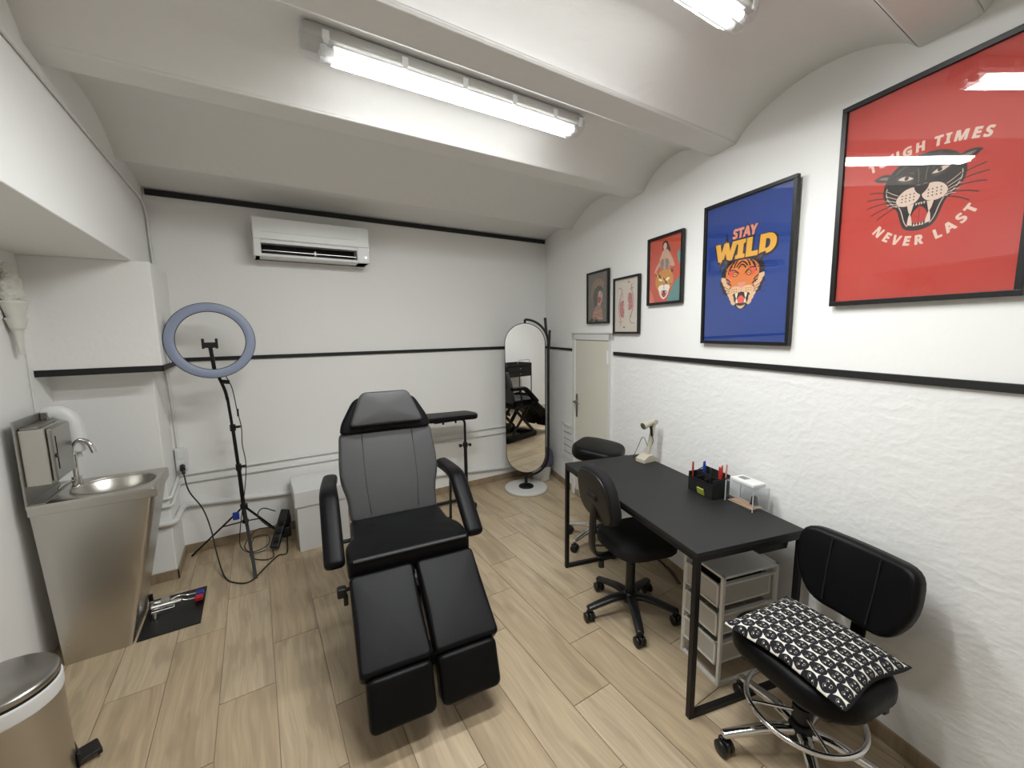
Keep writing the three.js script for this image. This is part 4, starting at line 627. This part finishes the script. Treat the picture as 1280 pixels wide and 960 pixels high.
// ---------------------------------------------------------------- desk along the right wall
const DESK_Y = 0.731;
{
  const g = thing('desk', 'long black writing desk with thin square metal legs against the right wall', 'desk', RW(1.79, 1.435), -TH);   // local x: towards the wall, local -z: away
  const L = 0.590, D = 0.290, t = 0.024;
  part('desktop', box(-D, D, DESK_Y - 0.018, DESK_Y, -L, L, 0.002), M.deskTop, g);
  part('apron', merge([box(-D + 0.002, -D + t, DESK_Y - 0.040, DESK_Y - 0.018, -L + t, L - t, 0.001), box(D - t, D - 0.002, DESK_Y - 0.040, DESK_Y - 0.018, -L + t, L - t, 0.001)]), M.blackMetal, g);
  for (const s of [-1, 1]) {
    for (const q of [-1, 1]) part('leg', box(q * (D - t / 2) - t / 2, q * (D - t / 2) + t / 2, 0, DESK_Y - 0.018, s * (L - t / 2) - t / 2, s * (L - t / 2) + t / 2, 0.002), M.blackMetal, g);
    part('floor_rail', box(-D + t, D - t, 0, t, s * (L - t / 2) - t / 2, s * (L - t / 2) + t / 2, 0.002), M.blackMetal, g);
    part('top_rail', box(-D + t, D - t, DESK_Y - 0.040, DESK_Y - 0.018, s * (L - t / 2) - t / 2, s * (L - t / 2) + t / 2, 0.001), M.blackMetal, g);
  }
}
{
  const g = thing('power_adapter', 'black power brick fixed under the desktop above the drawer unit', 'adapter', RW(1.295, 1.60, DESK_Y - 0.095), -TH);
  const sh = new THREE.Shape([[-0.075, 0], [0.075, 0], [0.095, 0.075], [-0.125, 0.075]].map(([a, b]) => new THREE.Vector2(a, b))); const q = new THREE.ExtrudeGeometry(sh, { depth: 0.10, bevelEnabled: true, bevelSize: 0.004, bevelThickness: 0.004, bevelSegments: 2 }); q.translate(0, 0, -0.05); part('case', q, M.blackPlastic, g);
  part('lead', tube([V(0.08, 0.055, 0), V(0.11, 0.045, 0.02), V(0.155, 0.035, 0.04)], 0.003, 16, 6), M.cord, g);
}
// drawer unit
{
  const s0 = 1.285, s1 = 1.525, n0 = 1.375, n1 = 1.700, h = 0.530;
  const g = thing('drawer_unit', 'white metal drawer unit with mesh baskets under the desk', 'drawers', RW((s0 + s1) / 2, (n0 + n1) / 2), -TH); const W = (n1 - n0) / 2, D = (s1 - s0) / 2, t = 0.016;
  for (const a of [-1, 1]) for (const b of [-1, 1]) part('post', box(a * (W - t / 2) - t / 2, a * (W - t / 2) + t / 2, 0, h, b * (D - t / 2) - t / 2, b * (D - t / 2) + t / 2, 0.003), M.drawerFrame, g);
  part('bottom_rail', merge([-1, 1].flatMap((a) => [box(a * (W - t / 2) - t / 2, a * (W - t / 2) + t / 2, 0, t, -D + t, D - t, 0.002), box(-W + t, W - t, 0.0, t, a * (D - t / 2) - t / 2, a * (D - t / 2) + t / 2, 0.002)]).slice(0, 4)), M.drawerFrame, g);
  part('top_frame', merge([box(-W, W, h - 0.012, h, -D, -D + t, 0.002), box(-W, W, h - 0.012, h, D - t, D, 0.002), box(-W, -W + t, h - 0.012, h, -D, D, 0.002), box(W - t, W, h - 0.012, h, -D, D, 0.002), box(-W + 0.004, W - 0.004, h - 0.008, h - 0.003, -D + 0.004, D - 0.004)]), M.drawerFrame, g);
  [0.375, 0.235, 0.095].forEach((y, i) => {
    const hh = 0.110, x0 = -W - 0.006, x1 = W - 0.022, z0 = -D + t + 0.004, z1 = D - t - 0.004, r = 0.010;
    const fr = []; for (const yy of [y, y + hh - r]) { fr.push(box(x0, x0 + r, yy, yy + r, z0, z1, 0.002), box(x1 - r, x1, yy, yy + r, z0, z1, 0.002), box(x0, x1, yy, yy + r, z0, z0 + r, 0.002), box(x0, x1, yy, yy + r, z1 - r, z1, 0.002)); }
    for (const xx of [x0, x1 - r]) for (const zz of [z0, z1 - r]) fr.push(box(xx, xx + r, y, y + hh, zz, zz + r, 0.002));
    const dr = part('drawer', merge(fr), M.drawerFrame, g);
    part('mesh_basket', metricUV(merge([box(x0 + 0.004, x0 + 0.006, y + r, y + hh - r, z0 + r, z1 - r), box(x1 - 0.006, x1 - 0.004, y + r, y + hh - r, z0 + r, z1 - r), box(x0 + r, x1 - r, y + r, y + hh - r, z0 + 0.004, z0 + 0.006), box(x0 + r, x1 - r, y + r, y + hh - r, z1 - 0.006, z1 - 0.004), box(x0 + r, x1 - r, y + 0.004, y + 0.006, z0 + r, z1 - r)])), M.meshPanel, dr);
    part('runner', merge([box(-W + t, W - t, y + hh - 0.004, y + hh + 0.004, -D + 0.004, -D + t, 0.001), box(-W + t, W - t, y + hh - 0.004, y + hh + 0.004, D - t, D - 0.004, 0.001)]), M.drawerFrame, dr);
  });
}
single('dark_folder', (() => { const q = box(-0.11, 0.10, 0, 0.10, -0.085, 0.085, 0.004); q.rotateY(-TH); const p = RW(1.405, 1.535, 0.389); q.translate(p.x, p.y, p.z); return q; })(), M.blackMatte, 'black folder lying in the top drawer of the mesh drawer unit', 'folder');
// desk lamp
{
  const g = thing('desk_lamp', 'small cream reading lamp on the far end of the desk', 'lamp', RW(2.235, 1.675, DESK_Y), -TH);
  const sh = new THREE.Shape([[-0.062, 0], [0.062, 0], [0.062, 0.018], [0.030, 0.030], [0.018, 0.042], [-0.018, 0.042], [-0.040, 0.032], [-0.062, 0.020]].map(([a, b]) => new THREE.Vector2(a, b))); const q = new THREE.ExtrudeGeometry(sh, { depth: 0.07, bevelEnabled: true, bevelSize: 0.003, bevelThickness: 0.003, bevelSegments: 2 }); q.translate(0, 0.0, -0.035); q.rotateY(0.2); part('base', q, M.beige, g);
  part('arm', bar(V(0.005, 0.035, 0), V(0.045, 0.262, 0.005), 0.030, 0.020, V(0, 0, 1), 0.006), M.beige, g);
  part('pivot', cyl(V(0.040, 0.262, -0.022), V(0.046, 0.262, 0.026), 0.017), M.beige, g);
  const hd = part('lamp_head', merge([cyl(V(0.035, 0.262, 0.0), V(-0.045, 0.240, 0.012), 0.019, 0.024, 24)]), M.beige, g); part('reflector', cyl(V(-0.043, 0.2405, 0.0117), V(-0.047, 0.2395, 0.0123), 0.021, 0.021, 24), M.steelDark, hd);
  part('cord_clip', cyl(V(0.014, 0.235, 0.012), V(0.022, 0.170, 0.018), 0.009, 0.007), M.blackPlastic, g);
  part('cord', tube([V(0.022, 0.175, 0.018), V(0.030, 0.13, 0.02), V(0.012, 0.09, 0.0), V(-0.012, 0.155, -0.03), V(-0.03, 0.08, -0.06), V(-0.055, 0.006, -0.075)], 0.002, 40, 6), M.cord, g);
}
// pen organiser and its contents
{
  const P = RW(1.665, 1.640, DESK_Y), g = thing('pen_organiser', 'black wire-mesh pen organiser with compartments on the desk', 'pen holder', P, -TH); const W = 0.055, D = 0.085;
  const wall = [box(-W, W, 0, 0.004, -D, D), box(-W, -W + 0.003, 0, 0.075, -D, D), box(W - 0.003, W, 0, 0.115, -D, D), box(-W, W, 0, 0.100, -D, -D + 0.003), box(-W, W, 0, 0.100, D - 0.003, D), box(-W, W, 0, 0.09, -0.030, -0.027), box(-W, W, 0, 0.09, 0.030, 0.033), box(-0.002, 0.002, 0, 0.10, -D, D)];
  part('tray', merge(wall), M.blackMatte, g); part('rim', merge([bar(V(-W, 0.076, -D), V(-W, 0.076, D), 0.005, 0.005), bar(V(W, 0.116, -D), V(W, 0.116, D), 0.005, 0.005), bar(V(-W, 0.078, -D), V(W, 0.115, -D), 0.005, 0.005), bar(V(-W, 0.078, D), V(W, 0.115, D), 0.005, 0.005)]), M.blackMetal, g);
  const note = single('sticky_notes', (() => { const q = box(-0.004, 0.004, 0, 0.034, -0.022, 0.022, 0.001); q.rotateZ(0.25); q.rotateY(-TH); q.translate(P.x - 0.058, P.y + 0.006, P.z - 0.002); return q; })(), std({ color: lin(0.32, 0.36, 0.05), roughness: 0.8 }), 'yellow-green sticky notes leaning at the front of the pen organiser', 'notes');
  const pens = [[-0.040, -0.070, 0.150, [0.35, 0.02, 0.02], 'dark red marker pen standing in the pen organiser'], [0.020, -0.062, 0.145, [0.015, 0.05, 0.35], 'blue pen standing in the pen organiser'], [0.030, -0.050, 0.150, [0.02, 0.06, 0.40], 'blue pen standing in the pen organiser'], [0.012, -0.045, 0.138, [0.010, 0.04, 0.30], 'blue pen standing in the pen organiser'], [0.020, 0.050, 0.150, [0.5, 0.03, 0.02], 'red pen standing in the pen organiser'], [0.030, 0.058, 0.160, [0.55, 0.05, 0.03], 'red pen standing in the pen organiser'], [0.012, 0.064, 0.152, [0.5, 0.03, 0.02], 'red pen standing in the pen organiser'], [0.036, 0.070, 0.168, [0.62, 0.30, 0.22], 'pale pink pencil standing in the pen organiser'], [-0.030, 0.048, 0.140, [0.012, 0.012, 0.012], 'black pen standing in the pen organiser'], [-0.022, 0.040, 0.145, [0.015, 0.015, 0.015], 'black pen standing in the pen organiser']];
  for (const [x, z, h, c, lb] of pens) { const o = P.clone().add(V(x, 0.005, z).applyAxisAngle(V(0, 1, 0), -TH)); const pg = thing('pen', lb, 'pen', o, 0, lb.startsWith('blue') ? 'blue pens' : lb.startsWith('red') ? 'red pens' : lb.startsWith('black') ? 'black pens' : undefined); const tip = V((rnd() - 0.5) * 0.014, h, (rnd() - 0.5) * 0.014); const m = std({ color: lin(...c), roughness: 0.35 }); part('barrel', cyl(V(0, 0, 0), tip.clone().multiplyScalar(0.72), 0.0042), m, pg); part('cap', cyl(tip.clone().multiplyScalar(0.70), tip, 0.0052, 0.004), m, pg); }
}
// clear acrylic box
{
  const P = RW(1.482, 1.700, DESK_Y), g = thing('acrylic_box', 'clear acrylic box with wooden sticks inside on the desk', 'box', P, -TH); const W = 0.050, D = 0.080, h = 0.105, t = 0.003;
  for (const a of [-1, 1]) for (const b of [-1, 1]) part('edge', box(a * W - 0.0016, a * W + 0.0016, 0, h, b * D - 0.0016, b * D + 0.0016), M.acrylEdge, g);
  part('wall', box(-W, -W + t, 0, h, -D, D), M.clear, g); part('wall', box(W - t, W, 0, h, -D, D), M.clear, g); part('wall', box(-W + t, W - t, 0, h, -D, -D + t), M.clear, g); part('wall', box(-W + t, W - t, 0, h, D - t, D), M.clear, g); part('bottom', box(-W + t, W - t, 0, t, -D + t, D - t), M.clear, g); part('lid', box(-W - 0.002, W + 0.002, h, h + 0.004, -D - 0.002, D + 0.002), M.clear, g);
  const wood = std({ color: lin(0.60, 0.40, 0.25), roughness: 0.7 });
  for (let i = 0; i < 7; i++) single('wooden_stick', (() => { const q = box(-0.004, 0.004, 0, 0.002, -0.068, 0.068, 0.0009); q.rotateY((rnd() - 0.5) * 0.12 - TH); const o = P.clone().add(V(-0.034 + i * 0.010, 0.004 + (i % 2) * 0.0022, (rnd() - 0.5) * 0.01).applyAxisAngle(V(0, 1, 0), -TH)); q.translate(o.x, o.y, o.z); return q; })(), wood, 'flat wooden stick lying in the clear acrylic box', 'stick', 'wooden sticks in the acrylic box');
  const c = thing('ink_cup', 'small black ink cup lying in the clear acrylic box', 'cup', P.clone().add(V(0.018, 0.012, 0.03).applyAxisAngle(V(0, 1, 0), -TH))); part('body', lathe([[0.001, 0], [0.016, 0], [0.014, 0.035], [0.010, 0.042], [0.001, 0.043]], 20), M.blackPlastic, c); part('rim', lathe([[0.015, 0], [0.019, 0.001], [0.019, 0.005], [0.015, 0.006]], 20), M.blackPlastic, c);
  const wp = thing('wipes_pack', 'white flat pack lying on the lid of the acrylic box', 'pack', P.clone().add(V(0.004, h + 0.004, 0.0).applyAxisAngle(V(0, 1, 0), -TH)), -TH); part('body', box(-0.040, 0.040, 0, 0.020, -0.068, 0.068, 0.007), M.cartonWhite, wp); part('flap', box(-0.018, 0.018, 0.020, 0.022, -0.045, -0.002, 0.001), M.steelDark, wp);
}

// ---------------------------------------------------------------- chairs on castors
function caster(name, mat, wheelMat, parent, x, z, top, rw = 0.026) {
  const c = part(name, merge([cyl(V(x, top, z), V(x, rw * 1.4, z), 0.008), at(new RoundedBoxGeometry(0.020, rw * 1.5, rw * 1.9, 2, 0.009), x, rw * 1.35, z)]), mat, parent);
  part('wheel', merge([-1, 1].map((s) => { const q = lathe([[0.001, -0.008], [rw - 0.004, -0.008], [rw, -0.004], [rw, 0.005], [rw - 0.006, 0.008], [0.001, 0.010]], 24); q.rotateZ(-PI / 2 * s); q.translate(x + s * 0.019, rw, z); return q; })), wheelMat, c); return c;
}
function starBase(g, R, hub, a0, mat, armW, wheelMat, casterMat, rw) {
  for (let i = 0; i < 5; i++) { const a = a0 + i * 2 * PI / 5, c = Math.cos(a), s = Math.sin(a); part('base_arm', sweep([V(c * 0.02, hub, s * 0.02), V(c * R * 0.35, hub + 0.002, s * R * 0.35), V(c * R * 0.7, hub - 0.018, s * R * 0.7), V(c * R, hub - 0.038, s * R)], V(-s, 0, c), (t) => armW * (1.15 - 0.35 * t), (t) => 0.034 - 0.008 * t, 0.010, 24, 14, 3), mat, g); caster('caster', casterMat, wheelMat, g, c * (R - 0.012), s * (R - 0.012), hub - 0.045, rw); }
}
// low task chair facing the desk
{
  const g = thing('task_chair', 'black task chair with oval backrest and five-star plastic base pushed under the desk', 'chair', V(1.690, 0, -1.478), -TH);   // local +x: towards the desk
  starBase(g, 0.258, 0.112, -0.55, M.blackPlastic, 0.050, M.blackPlastic, M.blackPlastic, 0.026);
  part('hub', lathe([[0.001, 0.085], [0.045, 0.085], [0.045, 0.12], [0.030, 0.14], [0.001, 0.14]], 28), M.blackPlastic, g);
  part('gas_column', cyl(V(0, 0.12, 0), V(0, 0.31, 0), 0.026), M.blackPlastic, g); part('piston', cyl(V(0, 0.30, 0), V(0, 0.395, 0), 0.014), M.chrome, g);
  part('mechanism', box(-0.10, 0.10, 0.390, 0.416, -0.05, 0.05, 0.008), M.blackMetal, g);
  const q = pad([[-0.18, -0.18, 0.13], [0.19, -0.195, 0.13], [0.19, 0.195, 0.13], [-0.18, 0.18, 0.13]], 0.070, 0.030, 0.008, 0.13); q.rotateX(-PI / 2); q.translate(0.02, 0.412, 0); part('seat', q, M.fabricBlack, g);
  part('back_bar', sweep([V(-0.06, 0.385, 0), V(-0.18, 0.385, 0), V(-0.240, 0.43, 0), V(-0.245, 0.56, 0), V(-0.232, 0.72, 0)], V(0, 0, 1), 0.055, 0.020, 0.008, 36, 14, 4), M.blackPlastic, g);
  const b = pad([[-0.185, 0.0, 0.13], [0.185, 0.0, 0.13], [0.165, 0.30, 0.15], [-0.165, 0.30, 0.15]], 0.060, 0.024, 0.008, 0.13, 0.02); const n = V(0.985, 0.17, 0).normalize(), u = V(0, 0, -1), v = n.clone().cross(u); b.applyMatrix4(new THREE.Matrix4().makeBasis(u, v, n)); b.translate(-0.215, 0.590, 0); const bk = part('backrest', b, M.fabricBlack, g);
  const sh = pad([[-0.170, 0.0, 0.12], [0.170, 0.0, 0.12], [0.150, 0.275, 0.14], [-0.150, 0.275, 0.14]], 0.014, 0.006, 0.004, 0.12, 0.004); sh.applyMatrix4(new THREE.Matrix4().makeBasis(u.clone().negate(), v, n.clone().negate())); sh.translate(-0.212, 0.602, 0); part('back_shell', sh, M.blackPlastic, bk);
  part('back_clamp', box(-0.262, -0.212, 0.715, 0.755, -0.05, 0.05, 0.010), M.blackPlastic, bk);
  const lv = part('height_lever', pipe([V(0.04, 0.385, 0.03), V(0.09, 0.375, 0.11), V(0.14, 0.315, 0.17)], 0.006, 0.03), M.blackMetal, g); part('lever_grip', sweep([V(0.115, 0.345, 0.145), V(0.14, 0.315, 0.17), V(0.165, 0.265, 0.20)], V(0, 0.5, 1).normalize(), 0.026, 0.014, 0.006, 14, 12, 3), M.blackPlastic, lv);
  part('tilt_knob', merge([cyl(V(-0.20, 0.37, 0.02), V(-0.20, 0.335, 0.02), 0.016), cyl(V(-0.02, 0.38, -0.05), V(-0.13, 0.35, -0.16), 0.006)]), M.blackPlastic, g);
}
// leather work stools with a broad backrest and chrome base; local -x: the way the sitter faces, back at +x
function workStool(name, label, pos, turn, a0, seatY, ring, backless) {
  const g = thing(name, label, 'stool', pos, turn);
  starBase(g, backless ? 0.245 : 0.285, 0.115, a0, M.chrome, 0.040, M.blackPlastic, M.blackPlastic, 0.027);
  part('hub', lathe([[0.001, 0.080], [0.040, 0.080], [0.044, 0.10], [0.040, 0.135], [0.030, 0.15], [0.001, 0.15]], 28), M.blackMetal, g);
  part('gas_column', cyl(V(0, 0.13, 0), V(0, Math.max(0.24, seatY - 0.22), 0), 0.026), ring ? M.blackMetal : M.chrome, g); part('piston', cyl(V(0, seatY - 0.24, 0), V(0, seatY - 0.10, 0), 0.017), M.chrome, g);
  part('mechanism', box(-0.09, 0.15, seatY - 0.115, seatY - 0.090, -0.06, 0.06, 0.008), M.blackMetal, g);
  const q = pad([[-0.195, -0.150, 0.12], [-0.10, -0.235, 0.12], [0.14, -0.215, 0.10], [0.19, -0.10, 0.12], [0.19, 0.10, 0.12], [0.14, 0.215, 0.10], [-0.10, 0.235, 0.12], [-0.195, 0.150, 0.12]], 0.092, 0.038, 0.008, 0.1, 0.03); if (backless) { q.scale(0.86, 0.80, 1); } q.rotateX(-PI / 2); if (backless) { q.rotateX(0.10); q.rotateZ(0.06); } q.translate(0, seatY - 0.095, 0); part('seat', q, M.leather, g);
  if (!backless) { const n = V(-0.985, 0.17, 0).normalize(), u = V(0, 0, 1), v = n.clone().cross(u); const B = pad([[-0.13, 0.0, 0.06], [0.13, 0.0, 0.06], [0.205, 0.13, 0.07], [0.195, 0.29, 0.06], [-0.195, 0.29, 0.06], [-0.205, 0.13, 0.07]], 0.065, 0.026, 0.008, 0.06, 0.02); { const p = B.attributes.position; for (let i = 0; i < p.count; i++) p.setZ(i, p.getZ(i) + 0.9 * p.getX(i) ** 2); B.computeVertexNormals(); } B.applyMatrix4(new THREE.Matrix4().makeBasis(u, v, n)); B.translate(0.235, seatY + 0.045, 0); const bk = part('backrest', B, M.leather, g);
  for (const s of [-1, 1]) { const P = (x, y) => V(0.235, seatY + 0.045, 0).addScaledVector(u, x).addScaledVector(v, y).addScaledVector(n, 0.0725 + 0.9 * x * x); part('seam', polyTube([P(s * 0.075, 0.03), P(s * 0.080, 0.15), P(s * 0.080, 0.27)], 0.0025, 6), M.blackMatte, bk); }
  part('back_bar', sweep([V(0.10, seatY - 0.105, 0), V(0.215, seatY - 0.095, 0), V(0.262, seatY - 0.02, 0), V(0.262, seatY + 0.17, 0)], V(0, 0, 1), 0.05, 0.014, 0.006, 24, 12, 4), M.blackMetal, g); }
  const lv = part('height_lever', pipe([V(0.05, seatY - 0.105, 0.05), V(0.12, seatY - 0.115, 0.17)], 0.005, 0.02), M.chrome, g); part('lever_grip', box(0.105, 0.135, seatY - 0.150, seatY - 0.095, 0.165, 0.188, 0.008), M.blackPlastic, lv);
  if (ring) { const q2 = new THREE.TorusGeometry(0.182, 0.0095, 14, 64); q2.rotateX(PI / 2); q2.translate(0, 0.205, 0); const r = part('foot_ring', q2, M.chrome, g); part('ring_spoke', merge([0, 1, 2, 3].map((i) => { const a = 0.5 + i * PI / 2; return cyl(V(0.02 * Math.cos(a), 0.19, 0.02 * Math.sin(a)), V(0.180 * Math.cos(a), 0.205, 0.180 * Math.sin(a)), 0.006); })), M.chrome, r); part('ring_collar', cyl(V(0, 0.165, 0), V(0, 0.215, 0), 0.034), M.blackPlastic, r); }
  return g;
}
const STOOL = V(1.615, 0, -0.585);
workStool('work_stool', 'black leather work stool with chrome foot ring carrying a patterned cushion', STOOL, -TH, 3.76 - TH, 0.465, true);
workStool('work_stool', 'backless black leather stool with chrome base beyond the far end of the desk', V(2.095, 0, -2.165), 0.5, 2.33, 0.765, false, true);
// patterned cushion
{
  const face = canvas(1024, 1024, (x, w, h) => {
    x.fillStyle = '#14141b'; x.fillRect(0, 0, w, h); const nx = 8, ny = 10, cw = w / nx, ch = h / ny, WH = '#ece7dc';
    for (let j = -1; j <= ny; j++) for (let i = -1; i <= nx; i++) {
      const cx = (i + 0.5 + (j & 1 ? 0.5 : 0)) * cw, cy = (j + 0.5) * ch; x.save(); x.translate(cx, cy); x.scale(cw / 100, ch / 100);
      // pale gap between the heads: a waisted shape with flared ends
      x.fillStyle = WH; x.beginPath(); x.moveTo(25, -50); x.quadraticCurveTo(45, -20, 44, 0); x.quadraticCurveTo(44, 18, 30, 41); x.quadraticCurveTo(50, 25, 70, 41); x.quadraticCurveTo(56, 18, 56, 0); x.quadraticCurveTo(55, -20, 75, -50); x.quadraticCurveTo(50, -33, 25, -50); x.fill();
      // face: ears, eyes, muzzle
      x.strokeStyle = '#8d8a86'; x.lineWidth = 3; for (const s of [-1, 1]) { x.beginPath(); x.arc(s * 19, -8, 12, PI, PI * 2.1); x.stroke(); x.fillStyle = WH; x.beginPath(); x.ellipse(s * 18, -6, 4.5, 6, 0, 0, 7); x.fill(); x.beginPath(); x.arc(s * 8, 18, 3.6, 0, 7); x.fill(); }
      x.beginPath(); x.arc(0, 16, 15, PI * 0.1, PI * 0.9); x.stroke(); x.restore();
    }
  }); face.wrapS = face.wrapT = THREE.RepeatWrapping;
  const N = 40, S = 0.198, pos = [], uv = [], idx = [];
  for (const sd of [1, -1]) for (let j = 0; j <= N; j++) for (let i = 0; i <= N; i++) {
    const a = 2 * i / N - 1, b = 2 * j / N - 1; const pinch = 1 - 0.09 * (1 - a * a * b * b) * (Math.max(Math.abs(a), Math.abs(b)) ** 4) * (1 - Math.min(a * a, b * b)) ; const x = a * S * pinch, y = b * S * pinch;
    const e = Math.max(0, (1 - a ** 4) * (1 - b ** 4)); const wr = 0.004 * (fbm((a + 1) / 2, (b + 1) / 2, 5, 5, 3, 91 + sd) - 0.5) * 2 + 0.005 * Math.sin(a * 9 + b * 5) * (1 - e);
    let z = sd > 0 ? 0.004 + 0.034 * e ** 0.55 + wr * e ** 0.3 : -0.004 * e ** 0.4 - 0.0; const droop = -0.030 * smooth(0.62, 1.15, Math.hypot(a, b) / 1.15) * 0.35; pos.push(x, z + droop, -y); uv.push((a + 1) / 2, (b + 1) / 2);
  }
  const n1 = (N + 1) * (N + 1); for (let j = 0; j < N; j++) for (let i = 0; i < N; i++) { const a = j * (N + 1) + i, b = a + N + 1; idx.push(a, a + 1, b, b, a + 1, b + 1); idx.push(n1 + a, n1 + b, n1 + a + 1, n1 + b, n1 + b + 1, n1 + a + 1); }
  for (let i = 0; i < N; i++) for (const [p, q] of [[i, i + 1], [N * (N + 1) + i + 1, N * (N + 1) + i], [(i + 1) * (N + 1), i * (N + 1)], [i * (N + 1) + N, (i + 1) * (N + 1) + N]]) idx.push(p, n1 + p, q, q, n1 + p, n1 + q);
  const g = new THREE.BufferGeometry(); g.setAttribute('position', new THREE.Float32BufferAttribute(pos, 3)); g.setAttribute('uv', new THREE.Float32BufferAttribute(uv, 2)); g.setIndex(idx); g.computeVertexNormals();
  const m = single('seat_cushion', g, std({ map: face, roughness: 0.9, bumpMap: fabricBump, bumpScale: 0.0003 }), 'square cushion printed with black and white dog faces on the leather stool', 'cushion'); m.position.copy(STOOL).add(V(-0.012, 0.486, 0.012)); m.rotation.set(0.0, -0.14, 0.0); m.scale.set(0.95, 1, 1.03);
}
// ---------------------------------------------------------------- instrument trolley seen in the mirror
{
  const g = thing('instrument_trolley', 'black two-tier instrument trolley with drawers by the left wall, seen in the mirror', 'trolley', V(-0.775, 0, -0.74)); const W = 0.17, D = 0.30;
  for (const a of [-1, 1]) for (const b of [-1, 1]) { part('post', cyl(V(a * W, 0.06, b * D), V(a * W, 0.98, b * D), 0.010), M.blackMetal, g); caster('caster', M.blackPlastic, M.blackPlastic, g, a * W, b * D, 0.08, 0.026); }
  const shelf = (y) => merge([box(-W, W, y, y + 0.006, -D, D), box(-W, -W + 0.004, y, y + 0.06, -D, D), box(W - 0.004, W, y, y + 0.06, -D, D), box(-W, W, y, y + 0.06, -D, -D + 0.004), box(-W, W, y, y + 0.06, D - 0.004, D)]);
  part('top_tray', shelf(0.92), M.blackMetal, g); part('lower_tray', shelf(0.30), M.blackMetal, g);
  const b = part('drawer_case', box(-W + 0.004, W - 0.004, 0.72, 0.92, -D + 0.004, D - 0.004, 0.004), M.blackMetal, g);
  for (const y of [0.725, 0.825]) { const d = part('drawer', box(W - 0.002, W + 0.008, y, y + 0.092, -D + 0.012, D - 0.012, 0.003), M.blackMetal, g); part('knob', at(new THREE.SphereGeometry(0.010, 14, 10), W + 0.016, y + 0.05, 0), M.chrome, d); }
  part('push_handle', pipe([V(W, 0.97, D * 0.85), V(W, 1.04, D * 0.85), V(W, 1.04, -D * 0.2), V(W, 0.97, -D * 0.2)], 0.006, 0.03), M.chrome, g);
}
renderer.render(scene, camera);
